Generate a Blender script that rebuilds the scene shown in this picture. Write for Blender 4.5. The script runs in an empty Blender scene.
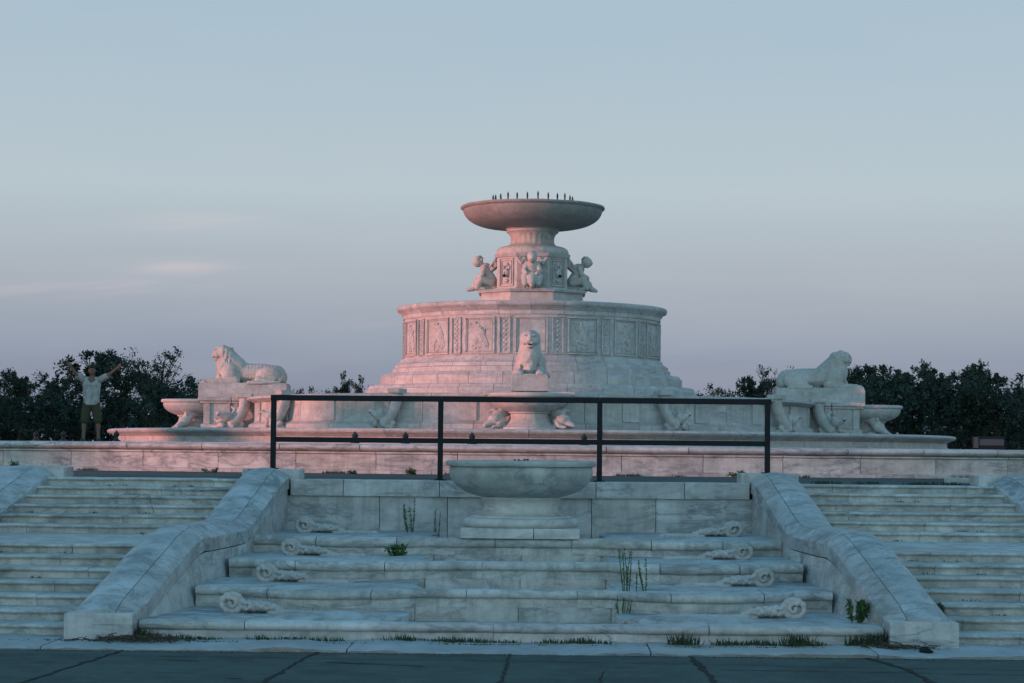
import bpy, bmesh, math, random
from mathutils import Vector, Matrix, noise
PI = math.pi; R = math.radians
random.seed(11)
SC = bpy.context.scene
COL = SC.collection

# ------------------------------------------------------------------ materials
def new_mat(name):
    m = bpy.data.materials.new(name); m.use_nodes = True
    nt = m.node_tree
    for n in list(nt.nodes): nt.nodes.remove(n)
    out = nt.nodes.new('ShaderNodeOutputMaterial'); b = nt.nodes.new('ShaderNodeBsdfPrincipled')
    nt.links.new(b.outputs[0], out.inputs[0])
    return m, nt, b
def nd(nt, t, **kw):
    n = nt.nodes.new(t)
    for k, v in kw.items():
        if k.startswith('i_'): n.inputs[k[2:]].default_value = v
        else: setattr(n, k, v)
    return n
def mathn(nt, op, a, b=None, c=None, clamp=False):
    n = nt.nodes.new('ShaderNodeMath'); n.operation = op; n.use_clamp = clamp
    for i, v in enumerate((a, b, c)):
        if v is None: continue
        if isinstance(v, (int, float)): n.inputs[i].default_value = v
        else: nt.links.new(v, n.inputs[i])
    return n.outputs[0]
def mixc(nt, fac, a, b, mode='MIX'):
    n = nt.nodes.new('ShaderNodeMix'); n.data_type = 'RGBA'; n.blend_type = mode
    for s, v in ((n.inputs[0], fac), (n.inputs[6], a), (n.inputs[7], b)):
        if isinstance(v, (int, float)): s.default_value = v
        elif isinstance(v, tuple): s.default_value = (*v, 1)
        else: nt.links.new(v, s)
    return n.outputs[2]
def ramp(nt, fac, stops):
    n = nt.nodes.new('ShaderNodeValToRGB'); e = n.color_ramp.elements
    while len(e) < len(stops): e.new(0.5)
    for el, (p, c) in zip(e, stops):
        el.position = p; el.color = (c, c, c, 1) if isinstance(c, (int, float)) else (*c, 1)
    nt.links.new(fac, n.inputs[0]); return n.outputs[0]
def noi(nt, vec, scale, detail=6, rough=.6, dist=0):
    n = nt.nodes.new('ShaderNodeTexNoise'); n.inputs['Scale'].default_value = scale
    n.inputs['Detail'].default_value = detail; n.inputs['Roughness'].default_value = rough
    n.inputs['Distortion'].default_value = dist
    nt.links.new(vec, n.inputs['Vector']); return n.outputs['Fac']

def marble(name, base=(.74, .74, .72), vein=.5, dirt=.5, streak=.3, bump=.25, scale=1.0, warm=(.50,.44,.36), rough=.62):
    m, nt, b = new_mat(name)
    geo = nd(nt, 'ShaderNodeNewGeometry'); tc = nd(nt, 'ShaderNodeTexCoord')
    rnd = geo.outputs['Random Per Island']
    # each block gets its own patch of stone
    off = nd(nt, 'ShaderNodeCombineXYZ'); o1 = mathn(nt, 'MULTIPLY', rnd, 37.0)
    nt.links.new(o1, off.inputs[0]); nt.links.new(o1, off.inputs[1])
    add = nd(nt, 'ShaderNodeVectorMath', operation='ADD')
    nt.links.new(geo.outputs['Position'], add.inputs[0]); nt.links.new(off.outputs[0], add.inputs[1])
    mp = nd(nt, 'ShaderNodeMapping'); mp.inputs['Rotation'].default_value = (.3, .5, .2); mp.inputs['Scale'].default_value = (.7*scale, .7*scale, 2.2*scale)
    nt.links.new(add.outputs[0], mp.inputs[0])
    v = mp.outputs[0]; P = geo.outputs['Position']
    # veins: ridged, thin lines where a distorted noise crosses its middle value
    n1 = noi(nt, v, 1.5, 7, .62, .6)
    rid = mathn(nt, 'ABSOLUTE', mathn(nt, 'SUBTRACT', n1, .5))
    veins = ramp(nt, rid, [(0, 1), (.012, .8), (.035, .32), (.11, 0)])
    vm = ramp(nt, noi(nt, v, .8, 3), [(.38, 0), (.56, 1)])
    veins = mathn(nt, 'MULTIPLY', veins, vm)
    cloud = ramp(nt, noi(nt, v, 1.1, 8, .68, .4), [(.33, 0), (.68, 1)])
    c = mixc(nt, mathn(nt, 'MULTIPLY', cloud, .8), base, tuple(x*.55 for x in base))
    c = mixc(nt, mathn(nt, 'MULTIPLY', veins, min(1, vein*1.6)), c, (.13, .15, .17))
    # per block tone
    c = mixc(nt, mathn(nt, 'MULTIPLY', rnd, .34), c, tuple(x*.62 for x in base))
    wm = ramp(nt, mathn(nt, 'FRACT', mathn(nt, 'MULTIPLY', rnd, 7.31)), [(.55, 0), (1, .35)])
    c = mixc(nt, wm, c, warm)
    # dirt blotches and rain streaks
    d = ramp(nt, noi(nt, P, 2.6, 10, .78), [(.44, 0), (.66, 1)])
    c = mixc(nt, mathn(nt, 'MULTIPLY', d, dirt), c, (.17, .18, .155))
    mp2 = nd(nt, 'ShaderNodeMapping'); mp2.inputs['Scale'].default_value = (9, 9, .8); nt.links.new(P, mp2.inputs[0])
    st = ramp(nt, noi(nt, mp2.outputs[0], 1.3, 5, .65), [(.50, 0), (.70, 1)])
    c = mixc(nt, mathn(nt, 'MULTIPLY', st, streak), c, (.14, .15, .14))
    mp3 = nd(nt, 'ShaderNodeMapping'); mp3.inputs['Rotation'].default_value = (.2, .9, -.3); mp3.inputs['Scale'].default_value = (1.0*scale, 1.0*scale, 3.4*scale); nt.links.new(add.outputs[0], mp3.inputs[0])
    n3 = noi(nt, mp3.outputs[0], 1.5, 5, .55, .5)
    v3 = ramp(nt, mathn(nt, 'ABSOLUTE', mathn(nt, 'SUBTRACT', n3, .52)), [(0, 1), (.01, .6), (.035, 0)])
    c = mixc(nt, mathn(nt, 'MULTIPLY', mathn(nt, 'MULTIPLY', v3, ramp(nt, noi(nt, P, .9, 3), [(.48, 0), (.62, 1)])), min(1, vein*1.7)), c, (.13, .15, .17))
    g = ramp(nt, noi(nt, P, 9, 8, .8), [(.53, 0), (.66, 1)])
    c = mixc(nt, mathn(nt, 'MULTIPLY', g, dirt*.7), c, (.17, .185, .165))
    fine = noi(nt, P, 45, 4, .7)
    c = mixc(nt, mathn(nt, 'MULTIPLY', fine, .28), c, (.25, .26, .25))
    nt.links.new(c, b.inputs['Base Color'])
    b.inputs['Roughness'].default_value = rough
    b.inputs['Specular IOR Level'].default_value = .35
    bp = nd(nt, 'ShaderNodeBump'); bp.inputs['Strength'].default_value = bump; bp.inputs['Distance'].default_value = .02
    h = mathn(nt, 'ADD', noi(nt, P, 18, 6, .7), mathn(nt, 'MULTIPLY', noi(nt, P, 4, 4), 1.5))
    nt.links.new(h, bp.inputs['Height']); nt.links.new(bp.outputs[0], b.inputs['Normal'])
    return m

M = {}
M['marble'] = marble('marble_block')
M['step'] = marble('marble_step', base=(.76, .77, .73), dirt=.75, streak=.3, vein=.45, bump=.4)
M['cap'] = marble('marble_cap', base=(.66, .70, .71), dirt=.75, streak=.1, vein=.55)
M['drum'] = marble('marble_drum', base=(.66, .65, .63), dirt=.35, streak=.35, vein=.3)
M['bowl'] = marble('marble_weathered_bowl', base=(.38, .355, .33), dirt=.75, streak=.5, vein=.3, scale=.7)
M['frontbowl'] = marble('marble_front_bowl', base=(.62, .64, .60), dirt=.55, streak=.3, vein=.4)
M['pedestal'] = marble('marble_pedestal', base=(.80, .80, .76), dirt=.3, streak=.15, vein=.3)
M['carved'] = marble('marble_carved', base=(.66, .645, .61), dirt=.45, streak=.22, vein=.15, bump=.5)
M['dull'] = marble('marble_dull_inner', base=(.30, .31, .29), dirt=.9, streak=.5, vein=.1)
M['slab'] = marble('pale_kerb_slab', base=(.50, .54, .56), dirt=.5, streak=0, vein=.2, bump=.5)

def plain(name, col, rough=.7, metal=0, var=.3, sc=6, bump=.2, spec=.3):
    m, nt, b = new_mat(name)
    geo = nd(nt, 'ShaderNodeNewGeometry')
    n = noi(nt, geo.outputs['Position'], sc, 6, .65)
    c = mixc(nt, ramp(nt, n, [(.3, 0), (.7, 1)]), tuple(x*(1-var) for x in col), tuple(x*(1+var) for x in col))
    nt.links.new(c, b.inputs['Base Color']); b.inputs['Roughness'].default_value = rough
    b.inputs['Metallic'].default_value = metal; b.inputs['Specular IOR Level'].default_value = spec
    if bump:
        bp = nd(nt, 'ShaderNodeBump'); bp.inputs['Strength'].default_value = bump; bp.inputs['Distance'].default_value = .01
        nt.links.new(noi(nt, geo.outputs['Position'], sc*5, 4), bp.inputs['Height']); nt.links.new(bp.outputs[0], b.inputs['Normal'])
    return m
M['iron'] = plain('black_painted_steel', (.006, .009, .013), .7, 0, .3, 12)
M['bronze'] = plain('dark_bronze', (.03, .036, .036), .5, .4)
M['hole'] = plain('dark_spout_hole', (.012, .013, .014), .9)
M['leaf'] = plain('tree_foliage', (.024, .044, .034), .7, 0, .45, .8, 0)
M['leaf2'] = plain('tree_foliage_light', (.032, .056, .040), .7, 0, .4, .8, 0)
M['bark'] = plain('bark', (.05, .042, .032), .9, 0, .3, 10)
M['weed'] = plain('weed_green', (.05, .10, .035), .7, 0, .4, 15, 0)
M['grasstuft'] = plain('grass_tuft', (.040, .062, .030), .8, 0, .5, 12, 0)
M['dryweed'] = plain('dry_weed', (.12, .10, .07), .8, 0, .3, 15, 0)
M['grass'] = plain('grass_ground', (.05, .075, .03), .9, 0, .4, .7, .5)
M['skin'] = plain('skin', (.16, .095, .07), .6, 0, .08, 8, 0)
M['shirt'] = plain('grey_shirt_cloth', (.32, .33, .32), .9, 0, .45, 7, .3)
M['shorts'] = plain('olive_shorts_cloth', (.05, .052, .028), .9, 0, .15, 9, .3)
M['shoe'] = plain('dark_shoe', (.03, .03, .035), .7, 0, .2)
M['hair'] = plain('dark_hair', (.015, .012, .01), .7, 0, .2)
M['signw'] = plain('sign_white', (.05, .07, .08), .6, 0, .1)
M['litter'] = plain('fallen_plant_litter', (.07, .055, .04), .95, 0, .4, 20, .6)

def asphalt(name, col, crack=True):
    m, nt, b = new_mat(name)
    geo = nd(nt, 'ShaderNodeNewGeometry'); P = geo.outputs['Position']
    c = mixc(nt, noi(nt, P, 1.1, 6, .6), tuple(x*.65 for x in col), tuple(x*1.3 for x in col))
    c = mixc(nt, ramp(nt, noi(nt, P, 90, 3, .8), [(.45, 0), (.75, .5)]), c, tuple(x*2.2 for x in col))
    c = mixc(nt, ramp(nt, noi(nt, P, .9, 7, .7), [(.45, 0), (.6, .55)]), c, tuple(x*.45 for x in col))
    c = mixc(nt, ramp(nt, noi(nt, P, 3.5, 6, .75), [(.5, 0), (.7, .5)]), c, tuple(x*1.9 for x in col))
    nt.links.new(c, b.inputs['Base Color']); b.inputs['Roughness'].default_value = .85
    b.inputs['Specular IOR Level'].default_value = .25
    bp = nd(nt, 'ShaderNodeBump'); bp.inputs['Strength'].default_value = .5; bp.inputs['Distance'].default_value = .006
    nt.links.new(noi(nt, P, 70, 5, .8), bp.inputs['Height']); nt.links.new(bp.outputs[0], b.inputs['Normal'])
    return m
M['asphalt'] = asphalt('asphalt', (.050, .078, .070))
M['plaza'] = asphalt('plaza_asphalt', (.050, .070, .068))
M['crack'] = plain('tar_crack', (.012, .012, .012), .9)
def water_mat():
    m, nt, b = new_mat('pool_water')
    b.inputs['Base Color'].default_value = (.02, .035, .035, 1); b.inputs['Roughness'].default_value = .08
    geo = nd(nt, 'ShaderNodeNewGeometry')
    bp = nd(nt, 'ShaderNodeBump'); bp.inputs['Strength'].default_value = .15
    nt.links.new(noi(nt, geo.outputs['Position'], 3, 4), bp.inputs['Height']); nt.links.new(bp.outputs[0], b.inputs['Normal'])
    return m
M['water'] = water_mat()

# ------------------------------------------------------------------ scene helpers
def link(o, parent=None):
    COL.objects.link(o)
    if parent is not None: o.parent = parent
    return o
def tag(o, label=None, cat=None, group=None, kind=None):
    if label: o['label'] = label
    if cat: o['category'] = cat
    if group: o['group'] = group
    if kind: o['kind'] = kind
    return o
def empty(name, loc=(0, 0, 0), rz=0):
    o = bpy.data.objects.new(name, None); o.location = loc; o.rotation_euler = (0, 0, rz); o.empty_display_size = .2
    return link(o)
def build(name, bm, mat, parent=None, smooth=False, angle=None):
    bmesh.ops.recalc_face_normals(bm, faces=bm.faces)
    me = bpy.data.meshes.new(name); bm.to_mesh(me); bm.free()
    me.materials.append(M[mat] if isinstance(mat, str) else mat)
    if smooth:
        me.polygons.foreach_set('use_smooth', [True]*len(me.polygons))
        if angle is not None: me.set_sharp_from_angle(angle=R(angle))
    return link(bpy.data.objects.new(name, me), parent)
def copy_tree(o, parent=None):
    c = o.copy(); COL.objects.link(c); c.parent = parent
    for ch in [x for x in list(COL.objects) if x.parent == o]: copy_tree(ch, c)
    return c

def add_box(bm, x0, x1, y0, y1, z0, z1, bev=0):
    vs = [bm.verts.new((x, y, z)) for z in (z0, z1) for x, y in ((x0, y0), (x1, y0), (x1, y1), (x0, y1))]
    fs = [bm.faces.new([vs[i] for i in q]) for q in ((3,2,1,0),(4,5,6,7),(0,1,5,4),(1,2,6,5),(2,3,7,6),(3,0,4,7))]
    if bev:
        es = list({e for f in fs for e in f.edges})
        bmesh.ops.bevel(bm, geom=es, offset=bev, segments=2, affect='EDGES', profile=.6)
def loft(bm, rings, cap=True):
    """rings: list of closed loops (lists of Vector) with equal length"""
    vr = [[bm.verts.new(p) for p in r] for r in rings]
    n = len(vr[0])
    for a, b in zip(vr, vr[1:]):
        for i in range(n):
            bm.faces.new((a[i], a[(i+1) % n], b[(i+1) % n], b[i]))
    if cap:
        bm.faces.new(vr[0][::-1]); bm.faces.new(vr[-1])
def jit(v, amp=.003, f=1.7):
    v = Vector(v)
    return v + noise.noise_vector(v*f)*amp + noise.noise_vector(v*f*6.3)*(amp*.35)
def sweep_x(bm, prof, x0, x1, cuts, gap=.008, sub=.35, amp=.004):
    """profile (y,z) swept along x, cut to blocks"""
    xs = [x0] + sorted(cuts) + [x1]
    for i, (a, b) in enumerate(zip(xs, xs[1:])):
        a2 = a + (gap/2 if i else 0); b2 = b - (gap/2 if i < len(xs)-2 else 0)
        n = max(1, int((b2-a2)/sub))
        dz = random.uniform(-.003, .003); dy = random.uniform(-.004, .004)
        loft(bm, [[jit((a2+(b2-a2)*k/n, y+dy, z+dz), amp) for y, z in prof] for k in range(n+1)])
def sweep_arc(bm, prof, nb, gap=.01, seg=4, a0=0, a1=2*PI, c=(0, 0), amp=.003, phase=0):
    """profile (r,z) swept around c in nb blocks. angle 0 = towards the camera (-y)"""
    for i in range(nb):
        s = a0 + (a1-a0)*i/nb + phase; e = a0 + (a1-a0)*(i+1)/nb + phase
        rm = max(p[0] for p in prof); g = gap/rm/2
        s += g; e -= g
        d = random.uniform(-.003, .003)
        loft(bm, [[jit((c[0]+math.sin(a)*(r+d), c[1]-math.cos(a)*(r+d), z), amp) for r, z in prof]
                  for a in [s+(e-s)*k/seg for k in range(seg+1)]])
def lathe(bm, prof, seg=64, c=(0, 0), flute=None):
    rings = []
    for r, z in prof:
        rings.append([Vector((c[0]+math.sin(a)*r, c[1]-math.cos(a)*r, z)) for a in [2*PI*k/seg for k in range(seg)]])
    loft(bm, rings)
def smooth_prof(pts, n=5):
    """Catmull-Rom through profile points"""
    out = []
    P = [pts[0]] + list(pts) + [pts[-1]]
    for i in range(1, len(P)-2):
        p0, p1, p2, p3 = P[i-1], P[i], P[i+1], P[i+2]
        for k in range(n):
            t = k/n
            out.append(tuple(.5*((2*b)+(-a+c_)*t+(2*a-5*b+4*c_-d)*t*t+(-a+3*b-3*c_+d)*t**3) for a, b, c_, d in zip(p0, p1, p2, p3)))
    out.append(pts[-1]); return out
ICO = {}
def ball(bm, c, r, rot=None, sub=2):
    """ellipsoid"""
    if isinstance(r, (int, float)): r = (r, r, r)
    if sub not in ICO:
        t = bmesh.new(); bmesh.ops.create_icosphere(t, subdivisions=sub, radius=1); t.verts.index_update()
        ICO[sub] = ([v.co.copy() for v in t.verts], [[v.index for v in f.verts] for f in t.faces]); t.free()
    q = rot.to_matrix() if rot else None; c = Vector(c); vs = []
    for p in ICO[sub][0]:
        p = Vector((p.x*r[0], p.y*r[1], p.z*r[2]))
        vs.append(bm.verts.new(c + (q @ p if q else p)))
    for f in ICO[sub][1]: bm.faces.new([vs[i] for i in f])
def limb(bm, pts, rs, step=.45, flat=None):
    """chain of overlapping balls with interpolated radius"""
    for (p, q), (a, b) in zip(zip(pts, pts[1:]), zip(rs, rs[1:])):
        p = Vector(p); q = Vector(q); L = (q-p).length
        n = max(1, int(L/(min(a, b)*step)))
        for k in range(n+1):
            t = k/n; ball(bm, p.lerp(q, t), a+(b-a)*t, sub=1 if step > .8 else 2)
def tube(bm, pts, rs, seg=8, cap=True):
    rings = []
    pts = [Vector(p) for p in pts]
    up = Vector((0, 0, 1))
    for i, p in enumerate(pts):
        d = (pts[min(i+1, len(pts)-1)] - pts[max(i-1, 0)]).normalized()
        u = d.cross(up)
        if u.length < .05: u = d.cross(Vector((1, 0, 0)))
        u.normalize(); w = d.cross(u)
        rings.append([p + (u*math.cos(a) + w*math.sin(a))*rs[i] for a in [2*PI*k/seg for k in range(seg)]])
    loft(bm, rings, cap)
def sculpt_mesh(name, bm, voxel, mat, smooth_it=2):
    """melt overlapping volumes into one continuous surface"""
    me = bpy.data.meshes.new(name+'_src'); bm.to_mesh(me); bm.free()
    o = bpy.data.objects.new(name+'_src', me); COL.objects.link(o)
    md = o.modifiers.new('r', 'REMESH'); md.mode = 'VOXEL'; md.voxel_size = voxel
    if smooth_it:
        s = o.modifiers.new('s', 'SMOOTH'); s.factor = .5; s.iterations = smooth_it
    dg = bpy.context.evaluated_depsgraph_get(); dg.update()
    nm = bpy.data.meshes.new_from_object(o.evaluated_get(dg)); nm.name = name
    bpy.data.objects.remove(o); bpy.data.meshes.remove(me)
    nm.materials.clear(); nm.materials.append(M[mat])
    nm.polygons.foreach_set('use_smooth', [True]*len(nm.polygons))
    return nm
def sculpt(name, bm, voxel, mat, parent=None, smooth_it=2):
    return link(bpy.data.objects.new(name, sculpt_mesh(name, bm, voxel, mat, smooth_it)), parent)
def E(x=0, y=0, z=0):
    from mathutils import Euler
    return Euler((R(x), R(y), R(z)))

CX, CY = 0.0, 57.0      # axis of the fountain
CAM = Vector((.243, 0, 1.69)); F = 2080.0
def atpx(x, y, d):
    """world point seen at pixel (x,y) of the photo at distance d - used while measuring the place"""
    yc = y - .0093*(x-512); xl = x + .0093*(y-341.5)
    return Vector((CAM.x + (xl-540.5)/F*d, d, CAM.z + (450-yc)/F*d))

# ------------------------------------------------------------------ setting
def terrain():
    bm = bmesh.new()
    ys = [-400, -60, 0, 10, 16.9, 17.4, 26.3, 26.35, 30, 40, 80, 140, 400, 3000]
    zs = [-.045]*6 + [-.06, 1.22, 1.25, 1.25, 1.25, 1.2, 1.1, 1.1]
    xs = [-3000, -400, -120, -60, -30, -12, -6, 0, 6, 12, 30, 60, 120, 400, 3000]
    g = [[bm.verts.new((x, y, z)) for x in xs] for y, z in zip(ys, zs)]
    for a, b in zip(g, g[1:]):
        for i in range(len(xs)-1): bm.faces.new((a[i], a[i+1], b[i+1], b[i]))
    return tag(build('ground', bm, 'grass'), kind='structure')
terrain()
# road in front
bm = bmesh.new(); add_box(bm, -90, 90, -30, 17.62, -.5, -.03)
tag(build('road', bm, 'asphalt'), kind='structure')
# plaza between stairs and pool
bm = bmesh.new(); add_box(bm, -60, 60, 26.15, 33.2, .6, 1.3)
tag(build('plaza_pavement', bm, 'plaza'), kind='structure')
# light slab strip along the foot of the stairs
bm = bmesh.new()
xs = [-12, -9.4, -7.9, -5.1, -3.95, -1.35, 1.2, 3.1, 4.6, 6.9, 9.5, 12]
sweep_x(bm, [(17.64, -.06), (18.75, -.06), (18.75, .004), (17.66, 0), (17.62, -.012)], -12.6, 12.6, xs, .012, .05, .034)
tag(build('pavement', bm, 'slab'), kind='structure')
# cracks and seams in the road: thin raised tar beads
bm = bmesh.new()
def crack(pts, w):
    P = []
    for (x0, y0), (x1, y1) in zip(pts, pts[1:]):
        n = max(2, int(math.hypot(x1-x0, y1-y0)/.12))
        for k in range(n):
            t = k/n; P.append((x0+(x1-x0)*t + random.uniform(-.018, .018), y0+(y1-y0)*t + random.uniform(-.02, .02)))
    P.append(pts[-1])
    L = []
    for i, p in enumerate(P):
        q = P[min(i+1, len(P)-1)]; o = P[max(i-1, 0)]
        dx, dy = q[0]-o[0], q[1]-o[1]; l = math.hypot(dx, dy) or 1
        ww = w*random.uniform(.4, 1.3)
        L.append((bm.verts.new((p[0]-dy/l*ww, p[1]+dx/l*ww, -.026)), bm.verts.new((p[0]+dy/l*ww, p[1]-dx/l*ww, -.026))))
    for a, b in zip(L, L[1:]): bm.faces.new((a[0], b[0], b[1], a[1]))
def gp(x, y):   # pixel on the road plane
    yc = y-.0093*(x-512); d = (1.69+.03)*F/(yc-450); v = atpx(x, y, d); return (v.x, v.y)
for pts, w in (([gp(20, 683), gp(75, 665), gp(130, 648)], .02), ([gp(262, 683), gp(300, 660), gp(322, 650)], .02),
               ([gp(499, 683), gp(510, 651)], .015), ([gp(945, 690), gp(905, 668), gp(850, 652)], .03), ([gp(715, 683), gp(690, 655)], .028),
               ([gp(170, 659), gp(200, 660)], .012), ([gp(-40, 653), gp(300, 657), gp(600, 661), gp(1060, 669)], .008),
               ([gp(330, 661), gp(425, 665)], .015), ([gp(230, 677), gp(243, 677)], .015), ([gp(1024, 673), gp(800, 669), gp(720, 668)], .01), ([gp(598, 683), gp(604, 670)], .008)):
    crack(pts, w)
tag(build('road_cracks', bm, 'crack'), kind='structure')

# ------------------------------------------------------------------ staircases
D1 = 18.6; T = .428; RS = .10; DL = 23.67
def inner_cap(d): return 2.88 + (26-d)*.056
def outer_cap(d): return inner_cap(d) + .58
risers = [D1+T*i for i in range(7)] + [DL+T*i for i in range(6)]
def stair(name, sx, label):
    root = empty(name, (sx*4.7, 22, 0)); tag(root, label, 'staircase', 'marble staircases beside the cascade')
    for i, y in enumerate(risers):
        z = RS*(i+1); yb = (risers[i+1] if i+1 < 13 else 26.16) + .04
        prof = [(y+.012, z-RS-.03), (yb, z-RS-.03), (yb, z), (y-.006, z), (y-.022, z-.006), (y-.027, z-.018), (y-.022, z-.030), (y+.006, z-.034), (y+.012, z-.05)]
        xa = inner_cap(y)+.25; xb = 5.83 + (26-y)*.06 + .16
        if i < 12 and y > 24.5: xb = 5.84 + (26-y)*.1
        cuts = []; x = xa + random.uniform(.5, 1.6)
        while x < xb-.4: cuts.append(x); x += random.uniform(1.1, 2.1)
        bm = bmesh.new()
        if sx > 0: sweep_x(bm, prof, xa, xb, cuts, .005, .12, .006)
        else: sweep_x(bm, prof, -xb, -xa, [-c for c in cuts], .005, .12, .006)
        for v in bm.verts: v.co -= root.location
        build('step', bm, 'step', root)
    return root
stair('staircase', -1, 'wide shallow marble staircase left of the cascade, with a landing halfway')
stair('staircase', 1, 'wide shallow marble staircase right of the cascade, with a landing halfway')

# ------------------------------------------------------------------ stair piers
CAPZ = [(18.32, .235), (18.5, .285), (20.6, .765), (20.9, .82), (21.15, .845), (21.5, .835), (23.3, .835), (23.6, .87), (25.5, 1.325), (25.8, 1.375), (26.05, 1.39)]
def capz(d):
    for (a, za), (b, zb) in zip(CAPZ, CAPZ[1:]):
        if a <= d <= b: return za + (zb-za)*(d-a)/(b-a)
    return CAPZ[0][1] if d < 18.5 else CAPZ[-1][1]
def wall_in(d):
    t = [(18.5, 3.27), (20.2, 3.08), (21.9, 3.01), (23.65, 2.99), (26, 2.90)]
    for (a, za), (b, zb) in zip(t, t[1:]):
        if a <= d <= b: return za + (zb-za)*(d-a)/(b-a)
    return 3.27 if d < 19 else 2.90
def pier(sx, base, label, ic, oc, wi):
    root = empty('stair_pier', (sx*base, 18.3, 0)); tag(root, label, 'stone pier', 'sloping marble piers flanking the staircases')
    th = .21
    bm = bmesh.new()
    # coping slabs, split where the photo shows joints; gently crowned top, rounded shoulders
    splits = [18.32, 18.62, 20.0, 21.15, 22.4, 23.6, 24.9, 26.04]
    for s, e in zip(splits, splits[1:]):
        n = 8; rings = []
        for k in range(n+1):
            d = s+.006 + (e-s-.012)*k/n; z = capz(d); a = ic(d); b = oc(d); w = b-a
            t_ = min(th, z-.004) if d < 18.7 else th
            cr = .075 if d > 18.6 else .02+.055*(d-18.32)/.28
            pr = [(a, z-t_), (a, z-.075), (a+.014, z-.055), (a+w*.27, z+cr*.42), (a+w*.3, z+cr*.48), (a+w*.42, z+cr*.68), (a+w*.55, z+cr*.72), (a+w*.70, z+cr*.60), (a+w*.84, z+cr*.2), (b-.025, z-.04), (b-.004, z-.07), (b, z-.09), (b, z-t_)]
            pa = pr[:3] + [(a+w*.265, z+cr*.41), (a+w*.265, z-t_)]; pb = [(a+w*.278, z-t_), (a+w*.278, z+cr*.43)] + pr[4:]
            rings.append(([jit((sx*x, d, zz), .002) for x, zz in pa], [jit((sx*x, d, zz), .002) for x, zz in pb]))
        loft(bm, [r[0] for r in rings]); loft(bm, [r[1] for r in rings])
    for v in bm.verts: v.co -= root.location
    build('coping', bm, 'cap', root, True, 24)
    # front block at the foot
    bm = bmesh.new()
    x0, x1 = sorted((sx*(ic(18.3)-.01), sx*(oc(18.3)+.01)))
    add_box(bm, x0, x1, 18.22, 18.5, .002, .228, .008)
    for v in bm.verts: v.co = jit(v.co, .006) - root.location
    build('foot_block', bm, 'marble', root)
    # flank walls below the coping
    bm = bmesh.new()
    cuts = [18.5, 19.6, 20.9, 22.4, 23.7, 24.9, 26.03]
    for s, e in zip(cuts, cuts[1:]):
        rings = []
        for k in range(5):
            d = s+.004 + (e-s-.008)*k/4; z = capz(d)-.222
            if d < 18.6: z = .04
            rings.append([jit(p, .003) for p in ((sx*(wi(d)-.01), d, -.05), (sx*max(wi(d), ic(d)+.008), d, z), (sx*(oc(d)-.05), d, z), (sx*(oc(d)-.05), d, -.05))])
        loft(bm, rings)
    for v in bm.verts: v.co -= root.location
    build('flank_wall', bm, 'marble', root)
    bm = bmesh.new()
    x0, x1 = sorted((sx*(ic(26)-.12), sx*(oc(26)+.02)))
    add_box(bm, x0, x1, 26.05, 26.62, 1.25, 1.425, .012)
    for v in bm.verts: v.co -= root.location
    build('head_block', bm, 'marble', root)
for sx, w in ((-1, 'left'), (1, 'right')):
    pier(sx, 3.6, 'sloping marble pier with a kinked coping between the cascade and the %s staircase' % w, inner_cap, outer_cap, wall_in)
    ic = lambda d: 5.84 + (26-d)*.075
    pier(sx, 6.2, 'outer sloping marble pier cut off by the %s edge of the photo' % w, ic, lambda d: ic(d)+.75, lambda d: ic(d)+.06)

# ------------------------------------------------------------------ retaining wall with coping between the piers
root = empty('retaining_wall', (0, 26.1, 0)); tag(root, 'low marble retaining wall behind the pedestal bowl, under the black railing', 'wall')
bm = bmesh.new()
sweep_x(bm, [(25.99, 1.10), (26.5, 1.10), (26.5, 1.302), (26.0, 1.302), (25.985, 1.29)], -2.86, 2.86, [-2.2, -1.0, .95, 2.05], .008, .2, .004)
for v in bm.verts: v.co -= root.location
build('coping', bm, 'marble', root)
bm = bmesh.new()
sweep_x(bm, [(26.035, .5), (26.14, .5), (26.14, 1.098), (26.035, 1.098)], -2.9, 2.9, [-1.75, -.9, .05, .9, 1.7], .008, .3, .003)
for v in bm.verts: v.co -= root.location
build('wall_panel', bm, 'marble', root)

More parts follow.
